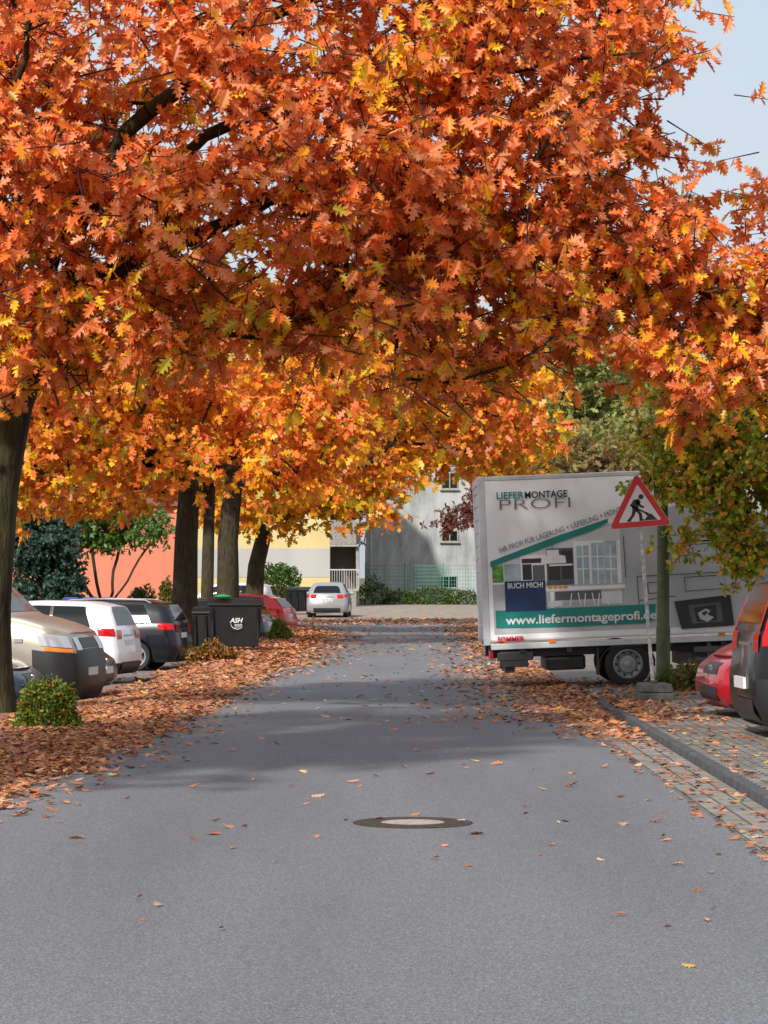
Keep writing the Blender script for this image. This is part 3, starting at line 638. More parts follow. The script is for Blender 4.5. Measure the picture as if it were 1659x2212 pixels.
    for xc in (xf,xr):
        for sd in (1,-1):
            we=empty('wheel',(L/2-xc,sd*(hw-.12),wr),(0,0,0 if sd>0 else math.pi),root)
            q=MB(); w=.105; rr=wr*.68
            q.lathe([(rr,-w),(wr*.93,-w),(wr,-w*.75),(wr,w*.75),(wr*.93,w),(rr,w*.9),(rr,-w)],n=32); q.obj('tyre',M_RUB,we,smooth=True,angle=50)
            q=MB(); q.lathe([(rr,-.09),(rr+.008,w*.88),(rr-.015,w*.85),(rr-.03,.02),(.05,.0),(.001,.0)],n=32,mi=1)
            q.lathe([(rr+.006,w*.6),(rr+.006,w*.92),(rr-.02,w*.9),(rr-.025,w*.5)],n=32)
            q.lathe([(.055,.02),(.055,.075),(.001,.08)],n=16)
            for k in range(5):
                a=2*math.pi*k/5; c,s_=math.cos(a),math.sin(a)
                def pt(r,t,y): return (c*r-s_*t,y,s_*r+c*t)
                q.add([pt(.04,-.04,.03),pt(.04,.04,.03),pt(rr-.01,.032,.05),pt(rr-.01,-.032,.05),pt(.04,-.035,.075),pt(.04,.035,.075),pt(rr-.01,.028,.085),pt(rr-.01,-.028,.085)],[(4,5,6,7),(0,4,7,3),(1,2,6,5),(3,7,6,2)])
            q.obj('rim',[M_RIM,M_BLACK],we,smooth=True,angle=40)
    return root
def paint(name,c,metal=.2,rough=.3,coat=.5): return pmat(name,c,rough,metal=metal,coat=coat,spec=.35)
G='cars parked along the street'
def place(p,L,head,front=True):
    a=rad(head); s=-1 if front else 1
    return p[0]+s*math.cos(a)*L/2,p[1]+s*math.sin(a)*L/2
x,y=place((-4.12,37),5.4,-8); make_car('parked_van','champagne beige panel van with dark grey front bumper','van',5.4,2.4,2.05,(x,y,-.33),-8,paint('beige_paint',(.38,.35,.29),.35),wr=.34,zb=.25,darkbump=True,group=G)
x,y=place((-4.5,33.9),4.2,-6); make_car('parked_car','dark blue-grey hatchback parked nose out behind the oak','hatch',4.2,1.45,1.76,(x,y,-.26),-6,paint('slate_paint',(.05,.07,.10),.5),group=G)
x,y=place((-4.5,43),4.3,-6); make_car('parked_car','grey hatchback parked nose out beside the van','hatch',4.3,1.47,1.78,(x,y,-.33),-6,paint('grey_paint',(.06,.065,.07),.4),group=G)
x,y=place((-4.72,48.9),4.4,169,False); make_car('parked_car','white compact SUV parked tail towards the road','wagon',4.4,1.55,1.82,(x,y,-.33),169,paint('white_car_paint',(.8,.82,.84),.0),wr=.34,group=G,clad=True)
x,y=place((-4.25,56.2),4.75,172,False); make_car('parked_car','black estate car with roof rails, tail towards the road','wagon',4.75,1.52,1.84,(x,y,-.33),172,paint('black_blue_paint',(.004,.005,.009),.0,coat=.4),rails=True,group=G)
x,y=place((-3.12,73),4.2,168,False); make_car('parked_car','dark grey hatchback parked beyond the bins','hatch',4.2,1.45,1.76,(x,y,-.33),168,paint('anthracite_paint',(.03,.03,.033),.3),group=G)
x,y=place((-3.15,90),4.2,165,False); make_car('parked_car','bright red hatchback parked tail towards the road','hatch',4.2,1.47,1.78,(x,y,-.33),165,paint('red_car_paint',(.55,.010,.018),.1),group=G)
x,y=place((-4.1,102.5),4.6,172,False); make_car('parked_car','tall white people carrier parked behind the trees','wagon',4.6,1.85,1.86,(x,y,-.33),172,paint('white_mpv_paint',(.75,.76,.78),.0),group=G)
make_car('parked_car','silver hatchback seen from behind on the forecourt','hatch',4.2,1.52,1.80,(-2.4,114.1,.02),88,paint('silver_paint',(.36,.37,.39),.5),plate='HA TB 509',group=G)
x,y=place((3.58,29.0),4.1,186); make_car('parked_car','bright red small hatchback parked nose to the kerb','hatch',4.1,1.50,1.75,(x,y,.08),186,paint('cherry_paint',(.40,.004,.012),.15,coat=.8),group=G,roll=rad(2),fplate=False)
x,y=place((3.47,25.4),4.5,2,False); make_car('parked_car','black people carrier parked tail towards the road','wagon',4.5,1.66,1.84,(x,y,.09),2,paint('black_car_paint',(.005,.005,.006),.0,rough=.3,coat=.4),group=G,roll=rad(-2),ghw=.18,zpl=.36,tall=True,darkrear=True)
# ------------------------------------------------------------ truck
TR=empty('box_truck',(1.55,38.62,-.065),(0,rad(-2.3),0)); meta(TR,'white box truck with printed advertising side parked over the road edge','truck')
def tp(x,y): return ((x-1047)/145.0,(1487+(1355-x)*.04-y)/145.0+.0)
TW=2.15; TL=5.0
M_BOX=pmat('truck_panel',(.92,.93,.95),.35,var=.02,vs=1,coat=.2)
mb=MB(); mb.box(0,TL,0,TW,.75,3.2); mb.obj('cargo_box',M_BOX,TR,bevel=.03)
mb=MB()
mb.box(-.035,.07,-.012,.05,.7,3.22); mb.box(-.035,.07,TW-.05,TW+.012,.7,3.22); mb.box(-.035,.0,.05,TW-.05,3.1,3.22); mb.box(0.07,TL,-.01,.04,3.15,3.215); mb.box(0.07,TL,-.012,.04,.63,.72)
mb.box(TL-.05,TL+.02,-.012,.05,.75,3.15)
mb.obj('frame_rails',pmat('aluminium_rail',(.60,.62,.65),.4,metal=.3,var=.1),TR,bevel=.01)
mb=MB()
for z in np.linspace(.8,3.0,12): mb.box(-.02,-.005,.06,TW-.06,z,z+.17)
mb.obj('rear_door',pmat('rear_door_paint',(.5,.52,.54),.5),TR)
mb=MB(); mb.box(.05,7.2,.35,.5,.5,.66); mb.box(.05,7.2,1.65,1.8,.5,.66)
for x in (.5,1.2,1.9,2.7,3.5,4.3): mb.box(x,x+.08,.02,TW-.02,.56,.625)
mb.obj('chassis',M_BLACK,TR)
mb=MB(); mb.box(.28,.42,.1,TW-.1,.28,.42); mb.box(.3,.38,.2,.3,.4,.62); mb.box(.3,.38,1.9,2.0,.4,.62); mb.box(.2,.62,.03,.1,.36,.6); mb.box(.16,.7,.02,.12,.46,.58)
mb.obj('underrun_bar',pmat('dark_steel',(.05,.05,.055),.5,metal=.4,var=.3),TR,bevel=.01)
mb=MB(); mb.box(.9,1.5,.35,1.7,.28,.5); mb.obj('spare_wheel_carrier',M_BLACK,TR,bevel=.04)
mb=MB(); mb.box(.05,.1,.05,.3,.5,.62); mb.obj('tail_light',M_TAIL,TR)
for (x,y) in ((1190,1388),(1556,1373)):
    u,v=tp(x,y); mb=MB(); mb.box(u-.05,u+.05,-.03,-.012,v-.02,v+.02); mb.obj('marker_light',M_ORANGE,TR)
mb=MB(); mb.box(3.1,4.5,.06,.12,.32,.40); mb.box(3.1,4.5,.06,.12,.48,.56); mb.box(3.3,3.36,.12,.3,.32,.62); mb.box(4.2,4.26,.12,.3,.32,.62); mb.box(2.9,3.6,.5,1.3,.3,.6)
mb.obj('side_guard',pmat('side_guard_steel',(.12,.12,.13),.5,metal=.3),TR)
def twheel(x,yy,out):
    we=empty('wheel',(x,yy,.345),(0,0,0 if out>0 else math.pi),TR); R=.345
    q=MB(); q.lathe([(.21,-.1),(.31,-.11),(R,-.085),(R,.085),(.31,.11),(.215,.095),(.21,-.1)],n=40); q.obj('tyre',M_RUB,we,smooth=True,angle=50)
    q=MB(); q.lathe([(.215,-.05),(.22,.095),(.205,.1),(.195,.05),(.15,.02),(.12,.055),(.001,.06)],n=40)
    for k in range(5):
        a=2*math.pi*k/5; q.tube((.09*math.cos(a),.05,.09*math.sin(a)),(.09*math.cos(a),.085,.09*math.sin(a)),.014,n=6)
    for k in range(10):
        a=2*math.pi*k/10; q.tube((.172*math.cos(a),.03,.172*math.sin(a)),(.172*math.cos(a),.046,.172*math.sin(a)),.02,n=8,mi=1)
    q.lathe([(.05,.05),(.05,.1),(.001,.105)],n=16); q.obj('rim',[pmat('hubcap_silver',(.32,.33,.35),.4,metal=.4),M_BLACK],we,smooth=True,angle=40)
ux=tp(1352,1400)[0]
for x in (ux,6.45): twheel(x,.12,-1); twheel(x,TW-.12,1)
mb=MB()
for a in range(12):
    t0=math.pi*(a/12*1.1-.05); t1=math.pi*((a+1)/12*1.1-.05); r=.41
    p=[(ux+r*math.cos(t0),.345+r*.8*math.sin(t0)),(ux+r*math.cos(t1),.345+r*.8*math.sin(t1))]
    p=[(q_[0],min(q_[1],.60)) for q_ in p]
    mb.add([(p[0][0],0.0,p[0][1]),(p[1][0],0.0,p[1][1]),(p[1][0],.3,p[1][1]),(p[0][0],.3,p[0][1]),(p[0][0],0.0,p[0][1]+.02),(p[1][0],0.0,p[1][1]+.02),(p[1][0],.3,p[1][1]+.02),(p[0][0],.3,p[0][1]+.02)],[(0,1,2,3),(7,6,5,4),(0,4,5,1),(3,2,6,7)])
mb.box(ux-.46,ux-.43,0,.3,.2,.6)
mb.obj('mudguard',M_BLACK,TR)
cabp=[(5.12,.35),(7.25,.35),(7.3,.6),(7.2,1.05),(6.75,1.25),(6.15,2.15),(5.9,2.3),(5.12,2.35)]
mb=MB(); nC=len(cabp); vs=[(a,.1,b) for a,b in cabp]+[(a,TW-.1,b) for a,b in cabp]
mb.add(vs,[tuple(range(nC)),tuple(range(2*nC-1,nC-1,-1))]+[(i,i+nC,(i+1)%nC+nC,(i+1)%nC) for i in range(nC)]); mb.obj('cab',M_WHITE,TR,bevel=.05)
mb=MB(); mb.poly([(5.5,.095,1.3),(6.55,.095,1.3),(6.1,.095,2.05),(5.5,.095,2.1)]); mb.obj('side_window',M_GLASS,TR)
mb=MB(); mb.add([(6.74,.25,1.29),(6.74,TW-.25,1.29),(6.2,TW-.25,2.13),(6.2,.25,2.13)],[(0,1,2,3)]); mb.obj('windscreen',M_GLASS,TR,loc=(.02,0,.01))
PM=[pmat('print_light_grey',(.50,.53,.55),.4,var=.2,vs=.9),M_TEAL,pmat('print_dark',(.03,.03,.035),.4),pmat('print_white',(.88,.89,.90),.4,var=.06,vs=2),pmat('print_sky',(.38,.50,.54),.4,var=.3,vs=5),pmat('print_green',(.12,.34,.04),.5,var=.6,vs=16),M_NAVY,pmat('print_mid_grey',(.11,.12,.13),.4,var=.25,vs=3),pmat('print_fruit',(.75,.35,.03),.5),pmat('print_pale',(.66,.69,.71),.4,var=.15,vs=2)]
gm=MB(); lay=[0]
def gp(pts,mi):
    lay[0]+=1; yy=-.003-.0003*lay[0]
    gm.poly([(tp(x,y)[0],yy,tp(x,y)[1]) for x,y in pts],mi)
def gr(x0,y0,x1,y1,mi):
    k=-.04; gp([(x0,y0),(x0,y1),(x1,y1+k*(x1-x0)),(x1,y0+k*(x1-x0))],mi)
def gl(x0,y0,x1,y1,w,mi):
    d=math.hypot(x1-x0,y1-y0); a=-(y1-y0)/d*w/2; b=(x1-x0)/d*w/2
    gp([(x0+a,y0+b),(x1+a,y1+b),(x1-a,y1-b),(x0-a,y0-b)],mi)
gp([(1066,1226),(1066,1374),(1765,1345),(1765,1010),(1330,1132),(1200,1176)],0)
gp([(1091,1220),(1091,1322),(1345,1312),(1345,1133),(1322,1138),(1220,1170)],9)
gp([(1091,1322),(1091,1264),(1345,1254),(1345,1312)],0)
gr(1243,1172,1345,1300,3)
gr(1093,1222,1128,1272,4); gr(1067,1226,1090,1262,5); gr(1067,1262,1160,1266,3)
gr(1128,1202,1184,1262,3); gr(1131,1210,1180,1220,2); gr(1132,1222,1152,1256,2); gr(1154,1224,1180,1256,7); gr(1184,1188,1243,1268,7); gr(1188,1196,1213,1256,2); gr(1217,1192,1241,1254,2); gr(1190,1222,1240,1226,3)
for xx in (1250,1282,1310):
    gr(xx,1182-(xx-1250)*.2,xx+26,1268,4)
    gl(xx+13,1180,xx+13,1264,2.4,3); gl(xx,1205,xx+26,1204,2.4,3); gl(xx,1232,xx+26,1231,2.4,3)
gr(1182,1268,1345,1308,0); gr(1172,1272,1352,1280,3); gr(1200,1281,1300,1300,7); gr(1190,1281,1197,1316,3); gr(1300,1281,1345,1308,9); gr(1184,1302,1215,1314,9)
for k in range(3):
    gl(1236+k*30,1284,1232+k*30,1312,2,3); gl(1250+k*30,1283,1255+k*30,1311,2,3)
gp([(1172,1221),(1227,1219),(1225,1203),(1212,1201),(1211,1190),(1185,1191),(1186,1203),(1174,1206)],3)
gl(1198,1190,1197,1172,1.5,7)
for k in range(4):
    cx=1190+k*11; cy=1272; gp([(cx+5*math.cos(a*math.pi/4),cy-k*.4+4*math.sin(-a*math.pi/4)) for a in range(8)][::-1],8)
gp([(1063,1228),(1110,1210),(1160,1194),(1220,1172),(1280,1151),(1320,1132),(1320,1123),(1262,1143),(1215,1158),(1130,1190),(1063,1216)],1)
gp([(1070,1322),(1070,1359),(1240,1356),(1395,1349),(1413,1341),(1417,1307),(1240,1315)],1)
gr(1092,1259,1180,1325,6)
for a in [(1378,1248,1600,1236),(1378,1248,1382,1345),(1382,1300,1460,1290),(1400,1262,1440,1258),(1400,1262,1402,1285),(1440,1258,1443,1281),(1402,1285,1443,1281),(1480,1250,1590,1243),(1480,1250,1482,1280),(1482,1280,1592,1272),(1590,1243,1592,1272),(1440,1185,1600,1170),(1450,1190,1455,1225),(1500,1184,1505,1222),(1550,1180,1555,1218),(1460,1205,1500,1201),(1352,1160,1354,1250),(1352,1330,1378,1345)]:
    gl(*a,2.0,7)
gp([(1456,1302),(1470,1362),(1584,1354),(1578,1287)],2); gp([(1486,1310),(1494,1350),(1560,1345),(1556,1303)],7); gp([(1498,1316),(1504,1346),(1548,1343),(1546,1309)],2)
gp([(1506,1327),(1524,1317),(1534,1322),(1527,1330),(1541,1336),(1527,1346),(1511,1340)],0); gp([(1514,1327),(1524,1322),(1528,1326),(1520,1333)],2)
gl(1560,1180,1640,1235,9,1)
gm.obj('printed_panel',PM,TR)
def tt(s,x,y,h,mat,bold=0,ang=0,target=None,yy=-.024,sp=1,name='lettering'):
    u,v=tp(x,y); o=text(s,1,(u,yy,v),mat,TR,name=name,rot=(math.pi/2,-ang,0),bold=bold,sp=sp)
    xs=[p.co.x for p in o.data.vertices]; ys=[p.co.y for p in o.data.vertices]
    w0=max(xs)-min(xs); h0=max(ys)-min(ys)
    o.scale=(target/145/w0,h/145/h0,1); return o
tt('LIEFER',1081,1081,15,M_TEAL,.018,target=59); tt('MONTAGE',1142,1079,15,M_INK,.018,target=92)
tt('PROFI',1083,1105,22,M_GREYINK,-.018,target=152)
tt('IHR PROFI FÜR LAGERUNG + LIEFERUNG + MONTAGE',1084,1198,14.5,M_GREYINK,.0,target=300,ang=rad(16.5))
tt('www.liefermontageprofi.de',1092,1352,25,M_WHITE,.022,target=326)
tt('BUCH MICH!',1098,1274,12,M_WHITE,.02,target=76)
tt('SOMMER',1072,1390,12,M_REDP,.035,target=58,yy=-.028)
tt('UMZÜGE',1600,1222,16,M_GREYINK,.0,target=62,ang=rad(-35))
# ------------------------------------------------------------ road works sign
RS=empty('roadworks_sign',(3.46,33.2,PZ+.01),(0,rad(-4.6),0)); meta(RS,'triangular red and white roadworks warning sign on a leaning metal pole','road sign')
mb=MB(); mb.tube((0,0,.03),(0,0,2.84),.023,n=10); mb.obj('post',pmat('weathered_pole',(.50,.49,.47),.6,metal=.2,var=.45,vs=14),RS,smooth=True)
def tri(side,r,cx=0,cz=0,n=6):
    h=side*math.sqrt(3)/2; C=[(-side/2+r*1.73,r-h/3),(side/2-r*1.73,r-h/3),(0,2*h/3-2*r)]
    pts=[]
    for (x,z),a0 in zip(C,(-210,-90,30)):
        for k in range(n+1):
            a=rad(a0+120*k/n); pts.append((cx+x+r*math.cos(a),cz+z+r*math.sin(a)))
    return pts
cz=2.45; sd=.80
def slab(pts,y0,y1,mat,name,par):
    mb=MB(); n=len(pts); vs=[(a,y0,b) for a,b in pts]+[(a,y1,b) for a,b in pts]
    mb.add(vs,[tuple(range(n)),tuple(range(2*n-1,n-1,-1))]+[(i+n,(i+1)%n+n,(i+1)%n,i)[::-1] for i in range(n)]); return mb.obj(name,mat,par)
slab(tri(sd,.035,cz=cz),-.036,-.028,pmat('sign_red',(.66,.010,.016),.35),'sign_plate',RS)
slab(tri(sd-.25,.012,cz=cz),-.039,-.0365,pmat('sign_white',(.82,.82,.82),.4,var=.05,vs=10),'white_field',RS)
slab([(x,z) for x,z in tri(sd+.015,.04,cz=cz)],-.0275,-.0235,M_WHITE,'sign_edge',RS)
mb=MB(); yy=-.0405
def sp_(pts): mb.poly([(x,yy,cz-.012+z) for x,z in pts])
sp_([(.035+.033*math.cos(a*math.pi/8),.165+.033*math.sin(a*math.pi/8)) for a in range(16)])
sp_([(-.06,.135),(-.10,.08),(-.085,-.0),(-.01,-.0),(-.005,.05),(.03,.10),(.005,.14)])
sp_([(-.085,.005),(-.105,-.06),(-.16,-.125),(-.125,-.14),(-.07,-.075),(-.03,.0)])
sp_([(-.055,.005),(-.01,-.06),(-.005,-.135),(.035,-.135),(.03,-.05),(-.01,.01)])
sp_([(-.165,-.14),(-.165,-.12),(-.115,-.13),(-.11,-.142)]); sp_([(-.008,-.142),(-.008,-.12),(.055,-.125),(.055,-.142)])
sp_([(-.02,.13),(.035,.055),(.07,.04),(.055,.015),(.01,.035),(-.04,.10)])
sp_([(-.115,.06),(-.107,.078),(.10,-.045),(.09,-.065)]); sp_([(.08,-.03),(.12,-.05),(.125,-.085),(.08,-.075)])
sp_([(.05,-.142),(.09,-.095),(.115,-.07),(.145,-.055),(.165,-.075),(.19,-.105),(.225,-.142)])
mb.obj('worker_symbol',M_INK,RS)
mb=MB(); mb.box(-.05,.05,-.028,.026,cz-.14,cz-.11); mb.box(-.05,.05,-.028,.026,cz+.08,cz+.11); mb.obj('clamp',M_GALV,RS)
SF=empty('sign_foot',(3.46,33.2,PZ+.01)); meta(SF,'grey recycled-rubber foot block holding the roadworks sign','sign base')
mb=MB(); mb.box(-.22,.22,-.38,.38,0,.10); mb.box(-.19,.19,-.36,.36,.105,.21,tx=-.02); mb.tube((0,0,.21),(0,0,.25),.05,n=10); mb.obj('foot_block',pmat('worn_rubber',(.11,.105,.10),.9,var=.35,vs=10,bump=.4,bs=30),SF,bevel=.025)
GP=empty('lamp_post',(3.98,36.95,.03)); meta(GP,'thick moss-green painted metal post rising into the leaves','lamp post')
mb=MB(); mb.lathe([(.10,-.1),(.10,.9),(.088,.95),(.086,2.3),(.07,2.5),(.055,4.2),(.05,6.0),(.001,6.02)],axis='z',n=20); mb.obj('shaft',pmat('mossy_green_paint',(.10,.12,.055),.7,var=.35,vs=5,bump=.2,bs=30),GP,smooth=True)
mb=MB(); mb.box(-.035,.035,-.108,-.09,.45,.75); mb.obj('service_hatch',pmat('hatch_green',(.08,.10,.045),.6),GP)
mb=MB(); mb.lathe([(.001,.0),(.2,.02),(.24,.12),(.1,.22),(.001,.24)],c=(0,0,6.0),axis='z',n=20); mb.obj('lamp_head',M_GALV,GP,smooth=True)
# ------------------------------------------------------------ bins
def container(loc,rot,label,lettered=False,w=1.2,d=1.0,h=1.22):
    r=empty('waste_container',loc,(0,0,rot)); meta(r,label,'waste bin','large black waste containers')
    P=pmat('container_plastic',(.010,.011,.012),.5,var=.25,vs=5,spec=.35)
    mb=MB(); mb.box(-w/2,w/2,-d/2,d/2,.16,h-.12,tx=.09,ty=.08)
    for k in (-.42,-.14,.14,.42):
        if lettered and abs(k)<.2: continue
        mb.box(k*w-.02,k*w+.02,-d/2-.02,-d/2+.03,.3,h-.2,ty=.08)
    mb.box(-w/2-.03,w/2+.03,-d/2-.03,d/2+.03,h-.15,h-.09); mb.obj('body',P,r,bevel=.02)
    mb=MB(); V=[];F=[]; n=9
    for i in range(n):
        t=i/(n-1); yy=-d/2-.03+(d+.06)*t; zz=h-.085+.12*math.sin(math.pi*t)**.6
        V+=[(-w/2-.03,yy,zz),(w/2+.03,yy,zz)]
    for i in range(n-1): F.append((2*i,2*i+1,2*i+3,2*i+2))
    F.append(tuple(range(0,2*n,2))); F.append(tuple(range(2*n-1,0,-2))); F.append((0,2*n-2,2*n-1,1))
    mb.add(V,F); mb.obj('lid',P,r,smooth=True)
    mb=MB(); mb.tube((-w/2-.06,-d*.1,h-.2),(-w/2-.06,d*.1,h-.2),.03); mb.tube((w/2+.06,-d*.1,h-.2),(w/2+.06,d*.1,h-.2),.03); mb.tube((-w/2-.06,0,h-.2),(w/2+.06,0,h-.2),.02)
    mb.obj('lifting_trunnion',P,r)
    for sx in (-1,1):
        for sy in (-1,1):
            mb=MB(); mb.lathe([(.001,-.025),(.09,-.025),(.1,-.015),(.1,.015),(.09,.025),(.001,.025)],c=(sx*(w/2-.2),sy*(d/2-.2),.1),axis='x',n=20); mb.box(sx*(w/2-.2)-.04,sx*(w/2-.2)+.04,sy*(d/2-.2)-.03,sy*(d/2-.2)+.03,.13,.2); mb.obj('castor',M_RUB,r,smooth=True)
    if lettered:
        text('ASH',.145,(-.12,-d/2-.002,.70),M_PLATE,r,rot=(math.pi/2+.08,0,0),bold=.004,shear=.25)
        mb=MB()
        for i in range(10):
            a0=rad(175+i*14); a1=rad(175+(i+1)*14); w0=.012*math.sin(math.pi*i/10)+.002; w1=.012*math.sin(math.pi*(i+1)/10)+.002
            mb.poly([(.05+(.15+w0)*math.cos(a0),-d/2-.003,.68+(.12+w0)*math.sin(a0)),(.05+(.15+w1)*math.cos(a1),-d/2-.003,.68+(.12+w1)*math.sin(a1)),(.05+.15*math.cos(a1),-d/2-.003,.68+.12*math.sin(a1)),(.05+.15*math.cos(a0),-d/2-.003,.68+.12*math.sin(a0))])
        for k in range(3): mb.box(-.02,.15,-d/2-.006,-d/2-.003,.655-k*.03,.665-k*.03)
        mb.obj('emblem',M_PLATE,r)
    return r
container((-3.35,58.5,-.03),rad(3),'black four-wheeled waste container with white lettering on leaf litter',True)
container((-4.0,61.5,-.25),rad(-8),'black waste container standing behind the lettered one',w=.9,d=.9)
container((-3.85,118,.08),rad(10),'dark grey waste container beside the silver car')
GB=empty('rubbish_bag',(-3.62,58.1,1.22)); meta(GB,'green rubbish bag lying on the black container lid','bag')
mb=MB(); mb.lathe([(.001,.0),(.13,.01),(.16,.04),(.12,.09),(.04,.12),(.001,.125)],axis='z',n=14); mb.obj('bag',pmat('green_film',(.01,.25,.1),.35,bump=1,bs=14),GB,smooth=True).scale=(1.2,.8,.7)
def wheelie(loc,label,lid):
    r=empty('wheelie_bin',loc); meta(r,label,'waste bin','wheelie bins by the coral building')
    mb=MB(); mb.box(-.27,.27,-.33,.33,.08,.98,tx=.05,ty=.08); mb.obj('body',pmat('bin_grey',(.06,.065,.07),.5),r,bevel=.02)
    mb=MB(); mb.box(-.3,.3,-.38,.34,.985,1.05); mb.box(-.24,.24,-.3,.28,1.055,1.09); mb.obj('lid',lid,r,bevel=.02)
    for s in (-1,1):
        mb=MB(); mb.lathe([(.001,-.03),(.1,-.03),(.1,.03),(.001,.03)],c=(s*.26,.28,.1),axis='x',n=16); mb.obj('wheel',M_RUB,r)
BL=pmat('blue_lid',(.01,.06,.3),.45)
for x,yv in ((-11.0,97),(-10.35,97.2),(-11.7,97.1)): wheelie((x,yv,-.1),'grey wheelie bin with bright blue lid',BL)
# ------------------------------------------------------------ buildings
def wmat(name,c,stain_shade=.35,s=1.0):
    m,nt,b=base_mat(name); tc=N(nt,'ShaderNodeTexCoord'); mp=N(nt,'ShaderNodeMapping'); mp.inputs['Scale'].default_value=(s,s,s*.35)
    nt.links.new(tc.outputs['Object'],mp.inputs['Vector'])
    n=N(nt,'ShaderNodeTexNoise'); n.inputs['Scale'].default_value=.7; n.inputs['Detail'].default_value=9; n.inputs['Roughness'].default_value=.6
    nt.links.new(mp.outputs['Vector'],n.inputs['Vector'])
    r=ramp(nt,[(.32,[v*(1-stain_shade) for v in c]),(.6,c)]); nt.links.new(n.outputs['Fac'],r.inputs['Fac']); nt.links.new(r.outputs['Color'],b.inputs['Base Color'])
    n2=N(nt,'ShaderNodeTexNoise'); n2.inputs['Scale'].default_value=25; nt.links.new(tc.outputs['Object'],n2.inputs['Vector'])
    bp=N(nt,'ShaderNodeBump'); bp.inputs['Strength'].default_value=.3; nt.links.new(n2.outputs['Fac'],bp.inputs['Height']); nt.links.new(bp.outputs['Normal'],b.inputs['Normal'])
    b.inputs['Roughness'].default_value=.9; return m
M_ROOF=brick_mat('roof_tiles',(.16,.06,.04),(.2,.08,.05),(.06,.03,.02),.3,.2)
def building(name,label,x0,x1,y,dep,z0,h,mat,wins,plinth=None,band=None,pitch=2.2):
    r=empty(name,((x0+x1)/2,y,z0)); meta(r,label,'building'); w=(x1-x0)/2
    mb=MB(); mb.box(-w,w,0,dep,-.5,h); mb.obj('wall',mat,r)
    mb=MB(); o=.4
    mb.add([(-w-o,-o,h+.003),(w+o,-o,h+.003),(w+o,dep+o,h+.003),(-w-o,dep+o,h+.003),(-w-o,dep/2,h+pitch),(w+o,dep/2,h+pitch)],[(0,1,5,4),(2,3,4,5),(0,4,3),(1,2,5),(0,3,2,1)]); mb.obj('roof',M_ROOF,r)
    if plinth: mb=MB(); mb.box(-w-.02,w+.02,-.03,0,-.5,plinth[0]); mb.obj('plinth',plinth[1],r)
    if band: mb=MB(); mb.box(-w,w,-.02,0,band[0],band[1]); mb.obj('render_band',band[2],r)
    for (wx,wz,ww,wh) in wins:
        we=empty('window',(wx-(x0+x1)/2,-.0,wz-z0),parent=r)
        mb=MB(); t=.07
        mb.box(-ww/2,ww/2,-.06,-.0,-wh/2,-wh/2+t); mb.box(-ww/2,ww/2,-.06,-.0,wh/2-t,wh/2); mb.box(-ww/2,-ww/2+t,-.06,-.0,-wh/2+t,wh/2-t); mb.box(ww/2-t,ww/2,-.06,-.0,-wh/2+t,wh/2-t)
        if ww>.9: mb.box(-.03,.03,-.055,0,-wh/2+t,wh/2-t)
        mb.obj('frame',M_WHITE if name!='grey_building' else M_CONC,we)
        mb=MB(); mb.box(-ww/2+.04,ww/2-.04,-.03,-.025,-wh/2+.04,wh/2-.04); mb.obj('pane',M_GLASS,we)
        mb=MB(); mb.box(-ww/2-.08,ww/2+.08,-.16,-.0,-wh/2-.06,-wh/2-.005); mb.obj('sill',M_CONC,we)
    return r
M_COR=wmat('coral_render',(.62,.20,.12),.12); M_YEL=wmat('yellow_render',(.60,.49,.23),.12); M_GRY=wmat('grey_render',(.41,.43,.44),.5,1.8); M_LG=wmat('pale_grey_render',(.42,.42,.40),.15)  # grey wall darkened and blotched for tree shade, on top of dirt stains
building('apartment_block','coral-red rendered apartment block behind the trees',-26,-9.2,118,10,0,5.0,M_COR,[(-21,3.4,1.4,1.4),(-14.3,1.6,.9,1.2)])
building('apartment_block','pale yellow rendered apartment block with grey band',-11,-2.82,135,10,.3,10,M_YEL,[(-9,6.2,1.3,1.3)],band=(1.5,3.0,M_LG))
building('grey_building','tall weathered, shade-toned grey rendered building with small windows',-1.05,6.4,150,10,.45,8.2,M_GRY,[(3.8,4.2,1.0,.7),(3.75,1.55,1.0,.75),(3.8,7.4,1.0,1.0)],plinth=(.55,wmat('plinth_render',(.3,.3,.3),.3)),pitch=1.0)
BY=empty('balcony_tower',(-2.05,134,.3)); meta(BY,'balcony stack with pebble-dash parapets and white railing','balcony')
PD=pmat('pebble_dash',(.25,.23,.21),.95,var=.6,vs=14,bump=.8,bs=20)
mb=MB()
for z in (0.9,3.2,5.8): mb.box(-.75,.75,-.2,2.5,z-.12,z)
mb.box(.6,.75,.1,2.5,-.3,8.3); mb.obj('slabs',M_CONC,BY)
for a in ((-.75,.62,3.2,4.45),(-.75,.62,5.8,7.0),(0,.62,-.1,.78)):
    mb=MB(); mb.box(a[0],a[1],-.22,-.1,a[2],a[3]); mb.obj('parapet',PD,BY)
mb=MB()
for x in np.arange(-.75,.76,.125): mb.box(x-.012,x+.012,-.2,-.17,.9,1.85)
mb.box(-.78,.78,-.21,-.16,1.85,1.91); mb.obj('railing',pmat('railing_paint',(.45,.45,.44),.5),BY)
mb=MB(); mb.box(-.75,.6,2.3,2.45,-.1,8.2); mb.obj('back_wall',pmat('recess_wall',(.12,.1,.09),.9),BY)
DP=empty('drain_pipe',(-.72,149.85,.45)); meta(DP,'grey metal rainwater pipe on the grey building','pipe')
mb=MB(); mb.tube((0,0,0),(0,0,8.1),.07,n=10); mb.obj('pipe',M_GALV,DP)
mb=MB()
for z in (1,4,7): mb.box(-.09,.09,-.09,.14,z,z+.06)
mb.obj('bracket',M_GALV,DP)
FE=empty('mesh_fence',(0,140,.35)); meta(FE,'green wire mesh fence in front of the grey building','fence')
M_FG=pmat('fence_green',(.06,.26,.19),.5)
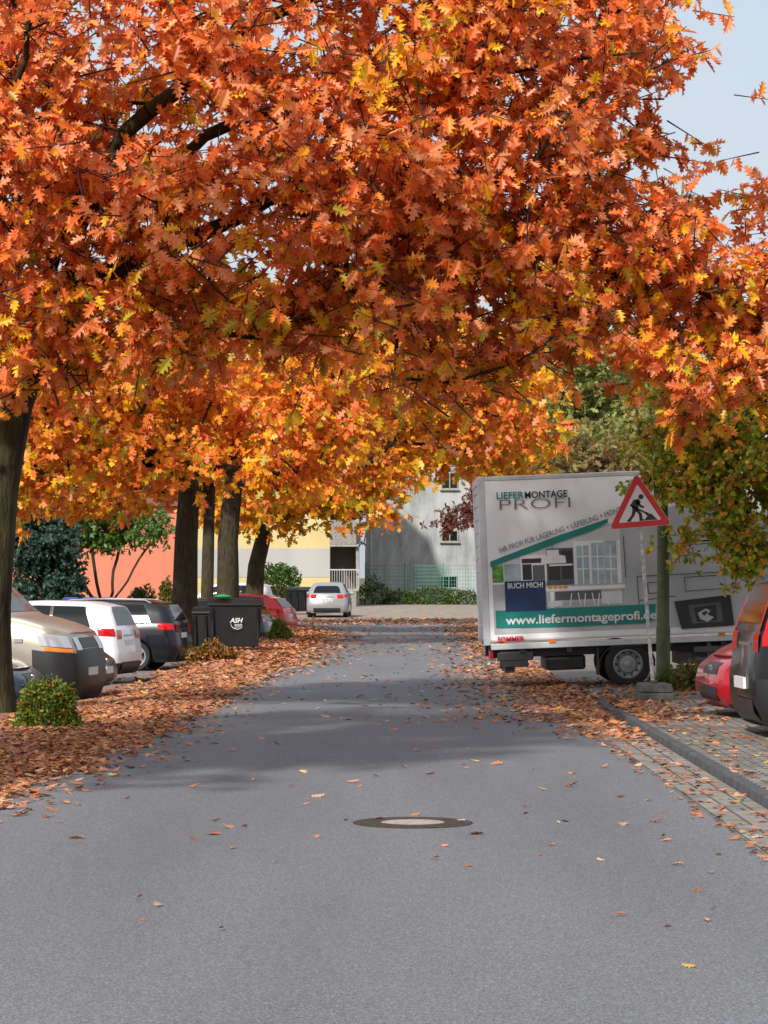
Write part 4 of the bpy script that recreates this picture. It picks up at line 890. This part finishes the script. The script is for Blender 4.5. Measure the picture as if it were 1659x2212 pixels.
for x in np.arange(-1,9.6,2.1):
    mb=MB(); mb.box(x-.035,x+.035,-.035,.035,-.2,2.25); mb.obj('post',M_FG,FE)
mb=MB()
for x in np.arange(-1,9.5,.15): mb.box(x-.009,x+.009,-.05,-.038,.05,2.15)
for z in np.arange(.08,2.2,.2): mb.box(-1,9.5,-.064,-.051,z-.009,z+.009)
mb.obj('wire_mesh',M_FG,FE)
GPo=empty('gate_post',(-1.45,138,.33)); meta(GPo,'white gate post at the corner of the forecourt','post')
mb=MB(); mb.box(-.08,.08,-.08,.08,-.2,1.5); mb.box(-.1,.1,-.1,.1,1.505,1.56); mb.obj('shaft',M_WHITE,GPo)
# ------------------------------------------------------------ light, sky, camera
w=bpy.data.worlds.new("World"); scene.world=w; w.use_nodes=True; nt=w.node_tree
bg=nt.nodes['Background']; sk=nt.nodes.new('ShaderNodeTexSky'); sk.sky_type='NISHITA'; sk.sun_disc=False
sun_dir=Vector((-.42,-.84,0)).normalized()
az=math.atan2(sun_dir.x,sun_dir.y)
sk.sun_elevation=rad(SUN_EL); sk.sun_rotation=az; sk.dust_density=4.0; sk.air_density=1.0; sk.ozone_density=1.0
tc=nt.nodes.new('ShaderNodeTexCoord'); ns=nt.nodes.new('ShaderNodeTexNoise'); ns.inputs['Scale'].default_value=2.2; ns.inputs['Detail'].default_value=5
nt.links.new(tc.outputs['Generated'],ns.inputs['Vector'])
rp=nt.nodes.new('ShaderNodeMapRange'); rp.inputs[1].default_value=.3; rp.inputs[2].default_value=.7; rp.inputs[3].default_value=.6; rp.inputs[4].default_value=.85
nt.links.new(ns.outputs['Fac'],rp.inputs[0])
mx=nt.nodes.new('ShaderNodeMix'); mx.data_type='RGBA'; mx.inputs[7].default_value=(5.2,5.6,6.1,1)
nt.links.new(rp.outputs[0],mx.inputs[0]); nt.links.new(sk.outputs[0],mx.inputs[6]); nt.links.new(mx.outputs[2],bg.inputs[0]); bg.inputs[1].default_value=.15
sl=bpy.data.lights.new('sun','SUN'); sl.energy=4.9; sl.angle=rad(2.0); sl.color=(1,.95,.88)
so=bpy.data.objects.new('sun',sl); COL.objects.link(so)
tos=Vector((sun_dir.x*math.cos(rad(SUN_EL)),sun_dir.y*math.cos(rad(SUN_EL)),math.sin(rad(SUN_EL))))
so.rotation_euler=(-tos).to_track_quat('-Z','Y').to_euler(); so.location=tos*50
cam=bpy.data.cameras.new('camera'); co=bpy.data.objects.new('camera',cam); COL.objects.link(co)
co.location=(0,0,1.6); co.rotation_euler=(math.pi/2,0,0); cam.sensor_fit='HORIZONTAL'; cam.sensor_width=24; cam.lens=24*5600/1659; cam.shift_y=149/1659
cam.clip_end=3000; scene.camera=co
scene.view_settings.view_transform='Standard'; scene.view_settings.look='None'; scene.view_settings.exposure=0
